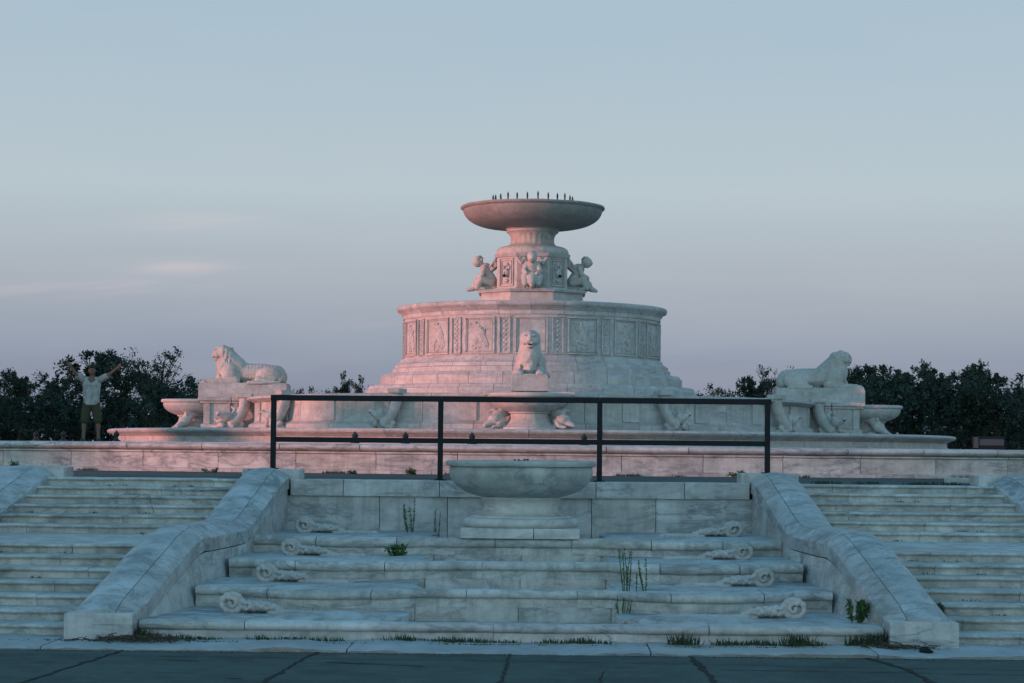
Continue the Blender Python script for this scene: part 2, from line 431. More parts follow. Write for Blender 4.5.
# ------------------------------------------------------------------ cascade
casc = empty('cascade', (0, 18.4, 0)); tag(casc, 'four tiered marble cascade with rounded bowed lips between the two inner piers', 'water cascade')
LY = [18.45, 20.20, 21.90, 23.65]; LZ = [.158, .34, .52, .69]; LT = [.085, .090, .10, .11]
def bulge(X, k):
    a = abs(X); s = 0
    amp = [.0, .42, .38, .34][k]
    lo, hi = .95, 2.62
    if lo < a < hi:
        t = (a-lo)/(hi-lo); s = math.sin(PI*t)**.7*amp
    elif k and a >= hi: s = -.10*min(1, (a-hi)/.15)
    return -s
for k in range(4):
    y0, z1, th = LY[k], LZ[k], LT[k]
    W = wall_in(y0)+.02
    cuts = [-W+.75, -1.35, -.55+.1*k, .62, 1.5, W-.7]
    if k == 0: cuts = [-2.35, -.45+.3, 1.75]
    xs = [-W]+sorted(cuts)+[W]
    bm = bmesh.new()
    for a, b in zip(xs, xs[1:]):
        a += .004; b -= .004; n = max(2, int((b-a)/.08)); rings = []
        dz = random.uniform(-.003, .003)
        for i in range(n+1):
            X = a+(b-a)*i/n; y = y0+bulge(X, k)
            c = th/2; bk = y0+.13+.33*max(0, min(1, (abs(X)-1.0)/.5))
            pr = [(bk, z1-th-.08), (y+.04, z1-th-.08), (y+.04, z1-th), (y+.012, z1-th+.01), (y, z1-th*.75), (y-.008, z1-c), (y-.004, z1-th*.28), (y+.012, z1-.012), (y+.04, z1), (bk-.03, z1), (bk, z1-.012)]
            rings.append([jit((X, p, q+dz), .005, 2.5) for p, q in pr])
        loft(bm, rings)
    for v in bm.verts: v.co -= casc.location
    build('lip', bm, 'step' if k else 'marble', casc, True, 45)
    # riser under the lip
    bm = bmesh.new()
    rc = [-W+.35, -1.9, -.95, .05, .95, 1.85, W-.35]
    if k == 0: rc = [-1.1, 1.2]
    xs = [-W]+sorted(rc)+[W]; zb = LZ[k-1]-.2 if k else -.02
    for a, b in zip(xs, xs[1:]):
        a += .003; b -= .003; n = max(2, int((b-a)/.1)); rings = []
        for i in range(n+1):
            X = a+(b-a)*i/n; y = y0+bulge(X, k)+.045
            rings.append([jit(p, .003) for p in ((X, y, zb), (X, y, z1-th-.001), (X, y+.3, z1-th-.001), (X, y+.3, zb))])
        loft(bm, rings)
    for v in bm.verts: v.co -= casc.location
    build('riser', bm, 'marble', casc)
    # tread pan
    bm = bmesh.new()
    y2 = (LY[k+1] if k < 3 else 26.1)+.1
    add_box(bm, -1.6, 1.6, y0+.1, y2, z1-.26, z1-.13)
    for sx in (-1, 1):      # raised side shelves with rounded inner ends
        loop = [(sx*(W+.02), y2), (sx*(W+.02), y0+.42)]
        for q in range(13):
            a = PI*q/12; loop.append((sx*(1.42-.45*math.sin(a)), y0+.42+(y2-y0-.42)*(1-math.cos(a))/2))
        lo = [bm.verts.new((x, y, z1-.2)) for x, y in loop]; hi = [bm.verts.new((x, y, z1-.014)) for x, y in loop]
        n = len(loop)
        for q in range(n): bm.faces.new((lo[q], lo[(q+1) % n], hi[(q+1) % n], hi[q]))
        bm.faces.new(hi); bm.faces.new(lo[::-1])
    for v in bm.verts: v.co -= casc.location
    build('tread', bm, 'cap', casc)
    if k < 4:
        for sx in (-1, 1):      # smooth splash mound beside each mask
            bm = bmesh.new()
            ball(bm, (sx*(1.62 if k == 0 else 1.5), (LY[k]+.55 if k == 0 else LY[k]+.35), z1-.02), (.62, .42, .075 if k == 0 else .04), sub=4)
            for v in bm.verts: v.co = jit(v.co, .02, 5)-casc.location
            build('splash_mound', bm, 'cap', casc, True)

# carved masks on the tiers
def mask_mesh():
    bm = bmesh.new(); rr = random.Random(5)
    for k in range(34):      # rolled outer curl
        a = .3+k*.185; ball(bm, (-.30 - math.cos(a)*.088, -.04, .082+math.sin(a)*.074), .027+.004*math.sin(k*1.9), sub=2)
    for k in range(20):
        a = 1+k*.3; r = .05*(1-k/26); ball(bm, (-.30 - math.cos(a)*r, -.065, .08+math.sin(a)*r), .018, sub=1)
    ball(bm, (-.30, .05, .07), (.09, .10, .075))
    limb(bm, [(-.24, .02, .05), (-.05, .01, .045), (.10, .02, .02)], [.07, .05, .035], .3)
    for k in range(46):      # face: brow, cheek and beard lumps, dying away towards the shell
        t = k/45; x = -.20+.34*t; h_ = .11-.055*t
        limb(bm, [(x, -.07+rr.uniform(-.05, .05), h_*rr.uniform(.35, 1.0)), (x+rr.uniform(.0, .04), -.09, h_*rr.uniform(.25, .8))], [rr.uniform(.016, .028), .012], .8)
    ball(bm, (-.06, -.05, .085), (.035, .035, .025)); ball(bm, (.04, -.05, .06), (.04, .04, .02))
    for k in range(9): ball(bm, (.06+.055*k, -.02, .004), (.07, .12+.014*k, .030-.002*k))
    for k in range(14): limb(bm, [(.10+.03*k, -.12-.006*k, .03), (.13+.03*k, -.14-.006*k, .012)], [.013, .010], .6)
    return sculpt_mesh('mask_carving', bm, .0075, 'carved', 1)
MK = mask_mesh()
bmh = bmesh.new(); ball(bmh, (-.01, -.105, .062), (.022, .02, .020))
mh = bpy.data.meshes.new('spout_hole'); bmh.to_mesh(mh); bmh.free(); mh.materials.append(M['hole'])
ordn = ['lowest', 'second', 'third', 'topmost']
for k in range(4):
    for sx, side in ((-1, 'left'), (1, 'right')):
        sc = [1.0, .96, .95, .98][k]
        y = [19.62, 21.37, 23.1, 25.1][k]
        x = [2.30, 2.22, 2.18, 2.25][k]
        o = empty('mask_spout', (sx*x, y, LZ[k]-.015)); o.scale = (-sx*sc*1.1, sc*1.1, sc*1.08)
        o.rotation_euler = (0, 0, R(-sx*random.uniform(-3, 5)))
        tag(o, 'curly carved fish mask spout on the %s tier, %s side of the cascade' % (ordn[k], side), 'carved mask', 'carved mask spouts on the cascade tiers')
        link(bpy.data.objects.new('mask_carving', MK), o); link(bpy.data.objects.new('spout_hole', mh), o)

# ------------------------------------------------------------------ front bowl on pedestal
fb = empty('pedestal_bowl', (0, 24.27, .672)); fb.location.x = .03
tag(fb, 'round marble bowl on a flared pedestal, standing on the top tier of the cascade', 'fountain bowl')
bm = bmesh.new()
pr = smooth_prof([(.30, .46), (.45, .475), (.64, .53), (.77, .62), (.83, .72), (.838, .78), (.825, .822)], 5) + [(.83, .824), (.868, .832), (.878, .852), (.878, .875), (.866, .892), (.84, .897), (.78, .893), (.74, .86), (.55, .70), (.2, .62), (.01, .60)]
lathe(bm, pr, 96)
for v in bm.verts: v.co = jit(v.co, .006, 3)
build('bowl', bm, 'frontbowl', fb, True, 35)
bm = bmesh.new()
pr = [(.46, .475), (.468, .455), (.44, .43), (.43, .40)] + smooth_prof([(.425, .38), (.43, .34), (.46, .29), (.53, .262)], 5) + [(.57, .258), (.575, .243), (.60, .238)] + smooth_prof([(.64, .232), (.668, .20), (.668, .16), (.645, .132)], 4)
lathe(bm, pr[::-1], 80)
build('pedestal', bm, 'pedestal', fb, True, 35)
bm = bmesh.new(); add_box(bm, -.675, .15, -.66, .66, .015, .13, .006); add_box(bm, .158, .675, -.66, .66, .015, .13, .006)
build('plinth', bm, 'pedestal', fb)
bm = bmesh.new(); add_box(bm, -.64, .64, -.48, .64, -.14, .012); build('footing', bm, 'marble', fb)
bm = bmesh.new()
for dx in (-.075, -.03, .04, .075): add_box(bm, dx-.014, dx+.014, -.03, .03, .60, .912+.006*(dx > 0), .004)
tube(bm, [(0, 0, .58), (0, 0, .90)], [.05, .03], 10)
build('nozzle', bm, 'bronze', fb)

# ------------------------------------------------------------------ black railing
rl = empty('railing', (0, 26.3, 1.3)); tag(rl, 'black square tube railing with four posts in front of the fountain', 'railing')
for x, zb in ((-3.125, 1.425), (-1.01, 1.302), (1.0, 1.302), (3.115, 1.425)):
    bm = bmesh.new(); add_box(bm, x-.033, x+.033, 26.267, 26.333, zb, 2.32, .005)
    add_box(bm, x-.07, x+.07, 26.23, 26.37, zb, zb+.012)
    for v in bm.verts: v.co -= rl.location
    build('post', bm, 'iron', rl)
for z0, z1, a in ((2.29, 2.36, -3.165), (1.765, 1.83, -3.095)):
    for xa, xb in ((a, -1.0), (-1.0, 1.0), (1.0, -a)):
        bm = bmesh.new(); add_box(bm, xa+.002, xb-.002, 26.262 if z0 > 2 else 26.28, 26.338 if z0 > 2 else 26.32, z0, z1, .006)
        for v in bm.verts: v.co -= rl.location
        build('rail', bm, 'iron', rl)

# ------------------------------------------------------------------ pool wall (24.5 m radius), water, inner ledge
pw = empty('pool_wall', (CX, CY, 1.3)); tag(pw, 'long low curved marble pool wall with rounded coping in front of the fountain', 'wall')
c0 = (0, 0)
A0 = -R(75); A1 = R(75)
bm = bmesh.new()
sweep_arc(bm, [(23.9, .34), (24.50, .34), (24.53, .35), (24.57, .365), (24.60, .39), (24.605, .415), (24.59, .44), (24.55, .457), (24.4, .465), (23.9, .465)], 50, .012, 5, A0, A1)
build('coping', bm, 'marble', pw, True, 50)
bm = bmesh.new()
sweep_arc(bm, [(24.0, .0), (24.5, .0), (24.5, .30), (24.535, .315), (24.535, .338), (24.0, .338)], 50, .010, 5, A0, A1, phase=.01)
build('wall_panel', bm, 'marble', pw)
bm = bmesh.new()
sweep_arc(bm, [(24.0, -.2), (24.55, -.2), (24.55, .05), (24.52, .065), (24.0, .065)], 100, .006, 2, A0, A1, phase=.02)
build('base_course', bm, 'marble', pw)
# back arc, hidden behind the fountain
bm = bmesh.new(); sweep_arc(bm, [(23.95, 0), (24.5, 0), (24.6, .4), (24.5, .46), (23.95, .46)], 60, .01, 3, R(75), R(285))
build('rear_wall', bm, 'marble', pw)
bm = bmesh.new()
lathe(bm, [(24.1, 1.0), (24.1, 1.50)], 128, (CX, CY))
tag(build('water', bm, 'water'), kind='structure')
lg = empty('pool_ledge', (CX, CY, 1.2)); tag(lg, 'low stone ledge ring inside the pool behind the pool wall, carrying small nozzles', 'ledge')
bm = bmesh.new(); sweep_arc(bm, [(13.1, -.1), (14.1, -.1), (14.1, .56), (14.07, .60), (13.13, .60), (13.1, .56)], 40, .01, 4)
build('ledge_ring', bm, 'marble', lg)
bm0 = bmesh.new(); lathe(bm0, [(.035, 0), (.10, 0), (.10, .02), (.05, .05), (.035, .10), (.06, .13), (.07, .17), (.05, .20), (.02, .23), (.01, .25)], 12)
nozz = None
for px, dd in ((24, 57), (41, 50.8), (62, 49), (109, 47), (355, 43.9), (405, 43.6), (472, 43.45), (584, 43.45)):
    p = atpx(px, 440, dd); v = Vector((p.x, p.y-CY, 0)); v = v.normalized()*13.6
    if nozz is None: nozz = build('nozzle', bm0, 'bronze', lg, True, 40); o = nozz
    else: o = nozz.copy(); COL.objects.link(o)
    o.location = (v.x, v.y, .60)

# ------------------------------------------------------------------ inner basin (tier two)
ib = empty('inner_basin', (CX, CY, 1.4)); tag(ib, 'wide moulded marble basin wall ringing the foot of the fountain', 'basin wall')
bm = bmesh.new()
sweep_arc(bm, [(10.6, .56), (11.18, .56), (11.22, .60), (11.32, .63), (11.38, .66), (11.39, .70), (11.36, .735), (11.28, .75), (10.6, .75)], 44, .012, 4)
build('coping', bm, 'drum', ib, True, 50)
bm = bmesh.new()
sweep_arc(bm, [(10.7, 0), (11.38, 0), (11.38, .30), (11.32, .36), (11.22, .40), (11.16, .46), (11.16, .56), (10.7, .56)], 44, .010, 4, phase=.03)
build('basin_wall', bm, 'drum', ib, True, 50)
bm = bmesh.new(); lathe(bm, [(10.75, .2), (10.75, .70)], 96)
build('basin_floor', bm, 'dull', ib)

# ------------------------------------------------------------------ fountain tower
ft = empty('fountain', (CX, CY, 2.1)); tag(ft, 'tiered white marble fountain tower with carved drum and wide bowl on top', 'fountain')
Z0 = 2.1
def zz(prof): return [(r, z-Z0) for r, z in prof]
# podium with coping
bm = bmesh.new()
sweep_arc(bm, zz([(7.0, 2.1), (7.68, 2.1), (7.68, 2.30), (7.62, 2.33), (7.55, 2.36), (7.52, 2.40), (7.52, 2.88), (7.0, 2.88)]), 36, .010, 4)
build('podium_wall', bm, 'drum', ft, True, 50)
bm = bmesh.new()
sweep_arc(bm, zz([(4.0, 2.88), (7.56, 2.88), (7.60, 2.92), (7.68, 2.94), (7.72, 2.97), (7.72, 3.02), (7.68, 3.04), (4.0, 3.04)]), 36, .010, 4, phase=.04)
build('podium_coping', bm, 'drum', ft, True, 50)
for k in range(24):     # pilaster strips on podium wall
    a = 2*PI*(k+.25)/24
    if 7 < k < 16: continue
    bm = bmesh.new(); sweep_arc(bm, zz([(7.5, 2.38), (7.565, 2.38), (7.565, 2.875), (7.5, 2.875)]), 1, .0, 2, a-.028, a+.028)
    build('pilaster', bm, 'drum', ft)
# side arms
def rotz(v, a): return Vector((v[0]*math.cos(a)-v[1]*math.sin(a), v[0]*math.sin(a)+v[1]*math.cos(a), v[2]))
ARM = [0, PI/2, -PI/2, PI]     # rotation of an arm pointing towards the camera
arm_src = None
for a in ARM:
    if arm_src is None:
        bm = bmesh.new()
        for y0, y1 in ((-8.9, -8.08), (-8.07, -6.8)):
            add_box(bm, -1.0, 1.0, y0, y1, .002, .22, .02); add_box(bm, -.93, .93, y0+.06*(y0 < -8.5), y1, .222, .775, .004)
            add_box(bm, -1.0, 1.0, y0-.03*(y0 < -8.5), y1, .777, .835, .015); add_box(bm, -1.06, 1.06, y0-.08*(y0 < -8.5), y1, .837, .946, .03)
        for sx in (-1, 1):
            for y0, y1 in ((-8.78, -8.66), (-8.2, -8.12), (-7.98, -7.9), (-7.0, -6.88)):
                add_box(bm, sx*.95-.02, sx*.95+.02, y0, y1, .224, .774, .004)
        o = arm_src = build('arm', bm, 'drum', ft)
    else: o = arm_src.copy(); COL.objects.link(o)
    o.rotation_euler = (0, 0, a)
# stepped rings under the drum
for prof, nb, ph in (([(3.5, 3.02), (4.52, 3.02), (4.52, 3.27), (4.47, 3.29), (4.45, 3.36), (4.42, 3.385), (3.5, 3.385)], 30, 0),
                     ([(3.4, 3.385), (4.12, 3.385), (4.12, 3.62), (4.08, 3.64), (4.06, 3.69), (4.03, 3.71), (3.4, 3.71)], 28, .05),
                     ([(3.3, 3.71), (3.80, 3.71), (3.80, 3.84), (3.74, 3.87), (3.74, 3.95), (3.68, 3.98), (3.60, 4.04), (3.58, 4.11), (3.3, 4.11)], 28, .1)):
    bm = bmesh.new(); sweep_arc(bm, zz(prof), nb, .012, 4, phase=ph); build('plinth_ring', bm, 'drum', ft, True, 50)
bm = bmesh.new(); sweep_arc(bm, zz([(3.0, 4.11), (3.50, 4.11), (3.50, 5.20), (3.0, 5.20)]), 32, .004, 4)
drum = build('drum', bm, 'drum', ft)
bm = bmesh.new(); sweep_arc(bm, zz([(2.2, 5.20), (3.53, 5.20), (3.53, 5.30), (3.57, 5.33), (3.60, 5.39), (3.68, 5.42), (3.70, 5.45), (3.71, 5.51), (3.68, 5.545), (2.2, 5.545)]), 26, .008, 5)
build('cornice', bm, 'drum', ft, True, 50)
bm = bmesh.new(); lathe(bm, zz([(3.4, 4.1), (3.4, 5.5)]), 64); build('core', bm, 'dull', ft)

def relief_figure(bm, seed, h=.78, w=.5, d=.03):
    """low relief walking / dancing figure in local x (tangent) z (up), y = outward negative"""
    rr = random.Random(seed)
    lean = rr.uniform(-.12, .12); s = rr.choice((-1, 1))
    k = h/.8
    def P(x, z): return ((s*x+lean*z)*k, 0, (z-.4)*k)
    def cap(p, q, r0, r1):
        r0 *= 1.25; r1 *= 1.35
        n = 6
        for i in range(n+1):
            t = i/n; x = p[0]+(q[0]-p[0])*t; z = p[2]+(q[2]-p[2])*t; r = r0+(r1-r0)*t
            ball(bm, (x, 0, z), (r, d, r), sub=1)
    hip = P(0, .40); nk = P(.02, .64)
    cap(hip, nk, .075*k, .085*k); ball(bm, P(.04, .735), (.05*k, .05, .06*k), sub=1)
    kf = P(.14+rr.uniform(-.03, .05), .24); cap(hip, kf, .06*k, .045*k); cap(kf, P(.12, .03), .042*k, .028*k)
    kb = P(-.10, .22); cap(hip, kb, .06*k, .045*k); cap(kb, P(-.20+rr.uniform(-.03, .03), .05), .042*k, .028*k)
    el = P(.18, .60+rr.uniform(-.1, .1)); cap(P(.04, .63), el, .035*k, .03*k); cap(el, P(.22, .74+rr.uniform(-.2, .04)), .028*k, .022*k)
    el = P(-.14, .52); cap(P(-.03, .63), el, .035*k, .03*k); cap(el, P(-.20, .42+rr.uniform(-.05, .25)), .028*k, .022*k)
    for i in range(22):  # drapery
        t = i/21; ball(bm, P(-.04-.17*t+.07*math.sin(i*2.1), .62-.5*t), (.035, .022, .06), sub=1)
    for i in range(10): ball(bm, P(rr.uniform(-.25, .25), rr.uniform(.0, .16)), (.05, .018, .035), sub=1)
def to_arc(bm, Rr, a, zc):
    for v in bm.verts:
        r = Rr - v.co.y; ang = a + v.co.x/Rr
        v.co = Vector((math.sin(ang)*r, -math.cos(ang)*r, v.co.z+zc))
def frame(bm, x0, x1, z0, z1, w, d, y0=0.0):
    n = 5
    for a, b, c, e in ((x0, x1, z1-w, z1), (x0, x1, z0, z0+w), (x0, x0+w, z0+w, z1-w), (x1-w, x1, z0+w, z1-w)):
        k = n if (b-a) > .2 else 1
        loft(bm, [[Vector((a+(b-a)*i/k, y, z)) for y, z in ((y0+.02, c), (y0-d, c+.008), (y0-d, e-.008), (y0+.02, e))] for i in range(k+1)])
for k in range(16):
    if 5 < k < 11: continue     # out of sight behind the tower
    a = 2*PI*k/16; hw = R(7.0)*3.5
    bm = bmesh.new(); frame(bm, -hw, hw, -.49, .49, .05, .035); frame(bm, -hw+.065, hw-.065, -.425, .425, .02, .02)
    if k: relief_figure(bm, 40+k, .74)
    if k % 2: relief_figure(bm, 90+k, .45)
    to_arc(bm, 3.505, a, 4.655-Z0)
    build('relief_panel', bm, 'drum', drum, True, 40)
    a = 2*PI*(k+.5)/16; hw = R(2.5)*3.5
    bm = bmesh.new(); frame(bm, -hw, hw, -.49, .49, .035, .035)
    for i in range(7):
        z = -.37+.123*i
        ball(bm, (0, 0, z), (.045, .035, .04), sub=1); ball(bm, (.05, 0, z+.05), (.028, .022, .02), sub=1); ball(bm, (-.05, 0, z+.05), (.028, .022, .02), sub=1)
    to_arc(bm, 3.505, a, 4.655-Z0)
    build('scroll_panel', bm, 'drum', drum, True, 40)
# octagonal pedestal
def octa(bm, ha, z0, z1, ha2=None, c=.414):
    ha2 = ha2 or ha
    rings = []
    for h, z in ((ha, z0), (ha2, z1)):
        q = h*c
        rings.append([Vector(p) for p in ((-q, -h, z), (q, -h, z), (h, -q, z), (h, q, z), (q, h, z), (-q, h, z), (-h, q, z), (-h, -q, z))])
    loft(bm, rings)
bm = bmesh.new(); octa(bm, 1.40, 5.50-Z0, 5.94-Z0, 1.38); octa(bm, 1.45, 5.942-Z0, 5.985-Z0, 1.47); octa(bm, 1.47, 5.987-Z0, 6.03-Z0, 1.42)
build('octagon_base', bm, 'drum', ft)
bm = bmesh.new(); octa(bm, .96, 6.032-Z0, 7.0-Z0, .96, .43); octa(bm, 1.02, 6.033-Z0, 6.10-Z0, 1.0, .43); octa(bm, 1.0, 6.93-Z0, 7.02-Z0, 1.04, .43)
ped = build('pedestal', bm, 'drum', ft)
for a in (-PI/4, PI/4, 3*PI/4, -3*PI/4):
    bm = bmesh.new(); frame(bm, -.27, .27, -.40, .38, .03, .02); frame(bm, -.20, .20, -.33, .31, .02, .015)
    ball(bm, (0, -.0, -.02), (.10, .09, .13)); ball(bm, (0, -.07, -.04), (.03, .05, .06)); ball(bm, (-.06, -.05, .07), (.04, .03, .02)); ball(bm, (.06, -.05, .07), (.04, .03, .02))
    ball(bm, (0, -.02, .2), (.09, .03, .06)); ball(bm, (-.1, -.01, .12), (.04, .03, .07)); ball(bm, (.1, -.01, .12), (.04, .03, .07)); ball(bm, (0, -.02, -.24), (.08, .03, .05))
    for v in bm.verts:
        v.co = rotz((v.co.x, v.co.y-.985, v.co.z+6.52-Z0), a)
    build('mask_panel', bm, 'drum', ped, True, 40)
    bm = bmesh.new(); ball(bm, (0, -.09, -.11), (.055, .03, .045))
    for v in bm.verts: v.co = rotz((v.co.x, v.co.y-.985, v.co.z+6.52-Z0), a)
    build('spout_hole', bm, 'hole', ped, True)
bm = bmesh.new()
seg = 96
prof = [(1.0, 7.02)] + smooth_prof([(.99, 7.03), (1.0, 7.10), (.96, 7.19), (.86, 7.245), (.74, 7.27)], 4) + [(.70, 7.275), (.68, 7.29)] + smooth_prof([(.66, 7.30), (.61, 7.36), (.60, 7.46), (.62, 7.56), (.66, 7.63)], 4) + [(.70, 7.65), (.72, 7.67), (.70, 7.695), (.70, 7.72), (.74, 7.74), (.75, 7.78), (.70, 7.80)]
rings = []
for r, z in prof:
    ring = []
    for k in range(seg):
        a = 2*PI*k/seg; fl = 0
        if 7.32 < z < 7.60: fl = -.018*(0.5+.5*math.cos(a*24))
        ring.append(Vector((math.sin(a)*(r+fl), -math.cos(a)*(r+fl), z-Z0)))
    rings.append(ring)
loft(bm, rings)
build('neck', bm, 'drum', ft, True, 35)
bm = bmesh.new()
pr = smooth_prof([(.3, 7.76), (.72, 7.765), (1.15, 7.79), (1.52, 7.87), (1.76, 8.00), (1.88, 8.15), (1.92, 8.27)], 5) + [(1.93, 8.275), (1.955, 8.29), (1.985, 8.315), (1.99, 8.345), (1.97, 8.37), (1.90, 8.375), (1.84, 8.34), (1.6, 8.2), (1.0, 8.08), (.2, 8.03), (.02, 8.03)]
lathe(bm, zz(pr), 128)
for v in bm.verts: v.co = jit(v.co, .008, 2)
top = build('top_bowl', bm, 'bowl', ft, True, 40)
nz = None
for k in range(24):
    a = 2*PI*(k+.5)/24
    if nz is None:
        bm = bmesh.new(); lathe(bm, [(.02, 0), (.02, .50), (.027, .51), (.022, .58), (.012, .60), (.008, .625)], 8); nz = build('nozzle', bm, 'bronze', top); o = nz
    else: o = nz.copy(); COL.objects.link(o)
    o.location = (math.sin(a)*1.1, -math.cos(a)*1.1, 8.04-Z0+.06*((k*7) % 3 == 0)*.4)

# kneeling winged cherubs at four sides of the pedestal (outward = -y locally, origin on axis)
def cherub_bm(bull=False):
    bm = bmesh.new()
    def P(o, z, x=0): return (x, -o, z-Z0)
    limb(bm, [P(1.12, 6.32), P(1.22, 6.50), P(1.27, 6.66)], [.175, .16, .17])
    limb(bm, [P(1.28, 6.68), P(1.42, 6.79)], [.08, .07])
    ball(bm, P(1.50, 6.85), (.14, .155, .155)); ball(bm, P(1.62, 6.82), (.05, .045, .05)); ball(bm, P(1.64, 6.85), (.02, .03, .025))
    rr = random.Random(3)
    for i in range(26):   # curly hair
        a = rr.uniform(-2.6, 2.6); b = rr.uniform(0, 1.4)
        ball(bm, P(1.47-math.cos(a)*math.cos(b)*.12, 6.88+math.sin(b)*.125, math.sin(a)*math.cos(b)*.125), .035, sub=1)
    for s in (-1, 1):
        limb(bm, [P(1.12, 6.28, s*.09), P(1.40, 6.34, s*.19), P(1.50, 6.14, s*.18)], [.135, .115, .085])       # thigh, shin folded
        limb(bm, [P(1.50, 6.13, s*.18), P(1.30, 6.09, s*.2)], [.06, .045])
        limb(bm, [P(1.30, 6.68, s*.14), P(1.36, 6.50, s*.22), P(1.52, 6.42, s*.14)], [.078, .066, .055])     # arms
        for j in range(6):   # wing feathers sweeping back and up
            t = j/5
            limb(bm, [P(1.12, 6.62+.05*t, s*.13), P(.98, 6.76+.10*t, s*(.30-.1*t)), P(1.02+.14*t, 6.62-.18*t+.26, s*(.40-.1*t))], [.055, .06, .035])
    # fish tail / drapery pouring down in front
    limb(bm, [P(1.45, 6.26), P(1.62, 6.12), P(1.76, 6.07)], [.12, .085, .05])
    limb(bm, [P(1.05, 6.15), P(1.4, 6.12)], [.14, .12])
    # ram-headed spout under the child
    ball(bm, P(1.45, 6.30), (.17, .14, .18)); ball(bm, P(1.56, 6.20), (.11, .10, .14)); ball(bm, P(1.62, 6.12), (.085, .055, .05))
    for s in (-1, 1):
        for k in range(12):
            a = k*.42; r = .085*(1-k/20); ball(bm, P(1.36+.04*k/12, 6.36+math.sin(a)*r, s*(.17+math.cos(a)*r*.6)), .032, sub=1)
    return bm
CM = sculpt_mesh('cherub', cherub_bm(), .016, 'carved', 2)
bmh = bmesh.new(); ball(bmh, (0, -1.635, 6.115-Z0), (.045, .022, .022))
ch_hole = bpy.data.meshes.new('spout_hole'); bmh.to_mesh(ch_hole); bmh.free(); ch_hole.materials.append(M['hole'])
for a, w in ((0, 'facing the viewer'), (PI/2, 'facing right'), (-PI/2, 'facing left'), (PI, 'hidden on the far side')):
    o = empty('cherub_statue', (CX, CY, Z0), a)
    tag(o, 'kneeling winged marble cherub below the top bowl, %s' % w, 'statue', 'cherubs around the upper pedestal')
    link(bpy.data.objects.new('cherub_figure', CM), o); link(bpy.data.objects.new('spout_hole', ch_hole), o)

# ------------------------------------------------------------------ lions (local: head towards -y, origin under the middle of plinth)
def lion_bm():
    bm = bmesh.new(); z = .35
    # long trunk, loins and chest in one flowing line from rump to crown
    limb(bm, [(0, .85, z+.28), (0, .45, z+.33), (0, .0, z+.34), (0, -.35, z+.40)], [.28, .27, .265, .27], .3)
    limb(bm, [(0, -.15, z+.47), (0, -.36, z+.66), (0, -.54, z+.84)], [.25, .245, .235], .3)
    ball(bm, (0, -.55, z+.50), (.28, .27, .33)); ball(bm, (0, -.55, z+.18), (.17, .28, .20)); ball(bm, (0, .98, z+.22), (.25, .18, .22))
    for s in (-1, 1):
        ball(bm, (s*.24, .66, z+.25), (.14, .36, .27), E(14)); limb(bm, [(s*.31, .40, z+.13), (s*.34, .80, z+.07), (s*.35, .48, z+.055), (s*.35, .26, z+.055)], [.115, .085, .07, .085], .4)
        ball(bm, (s*.23, -.40, z+.32), (.12, .24, .28)); limb(bm, [(s*.25, -.22, z+.12), (s*.25, -.72, z+.09), (s*.24, -1.0, z+.08)], [.12, .092, .09], .4)
        ball(bm, (s*.24, -1.08, z+.065), (.11, .13, .08))
        for t in (-.066, -.022, .022, .066): ball(bm, (s*.24+t, -1.18, z+.05), (.024, .05, .042), sub=1)
    hz = z+.885
    K = 1.16
    def H(x, y, q): return (x*K, -.60+y*K, hz+q*K)
    def hb(c, r): ball(bm, H(*c), tuple(v*K for v in r))
    hb((0, -.06, 0), (.155, .17, .165)); hb((0, -.17, -.065), (.10, .10, .085)); hb((0, -.165, -.155), (.075, .08, .04)); hb((0, -.12, .03), (.135, .10, .10))
    hb((0, -.262, -.03), (.042, .024, .024)); hb((-.045, -.225, -.08), (.052, .048, .04)); hb((.045, -.225, -.08), (.052, .048, .04))
    limb(bm, [H(0, -.17, .085), H(0, -.25, -.01)], [.06, .045], .4); hb((0, -.11, .10), (.105, .08, .055))
    for s in (-1, 1):
        hb((s*.08, -.20, .07), (.05, .032, .022)); hb((s*.155, -.02, .085), (.03, .028, .04)); hb((s*.11, -.14, -.05), (.05, .07, .08))
    rr = random.Random(8)
    for i in range(300):    # mane: locks lying close, framing the face and running down neck and chest
        a = rr.uniform(-PI, PI); t = rr.random()
        if t < .36 and abs(a) < 1.15: continue
        rx = .195+.105*t; cz = hz+.10-.76*t; cy = -.52+.12*t
        x = math.sin(a)*rx; y = cy-math.cos(a)*(.15+.22*t)
        limb(bm, [(x, y, cz+.05), (x*1.03+rr.uniform(-.025, .025), y+.02*math.cos(a), cz-.07)], [.026, .012], .9)
    for k in range(19):
        a = -.55+(PI+1.1)*k/18; limb(bm, [H(math.cos(a)*.155, -.08, math.sin(a)*.145), H(math.cos(a)*.185, .0, math.sin(a)*.165)], [.028, .036], .8)
    limb(bm, [(.12, 1.05, z+.25), (.36, .98, z+.08), (.45, .5, z+.05), (.43, .15, z+.06)], [.05, .045, .04, .055])
    ball(bm, (0, .0, z), (.40, 1.12, .07))
    return bm
LM = sculpt_mesh('lion_body', lion_bm(), .017, 'carved', 1)
bm = bmesh.new(); add_box(bm, -.43, .43, -1.22, 1.2, .0, .36, .015); add_box(bm, -.40, .40, -1.20, 1.17, .355, .40, .012)
for v in bm.verts: v.co = jit(v.co, .01, 2)
lp = build('plinth', bm, 'carved'); LP = lp.data; bpy.data.objects.remove(lp)
bmh = bmesh.new(); ball(bmh, (0, -.87, 1.24-.145), (.05, .03, .020))
lmo = bpy.data.meshes.new('open_mouth'); bmh.to_mesh(lmo); bmh.free(); lmo.materials.append(M['hole'])
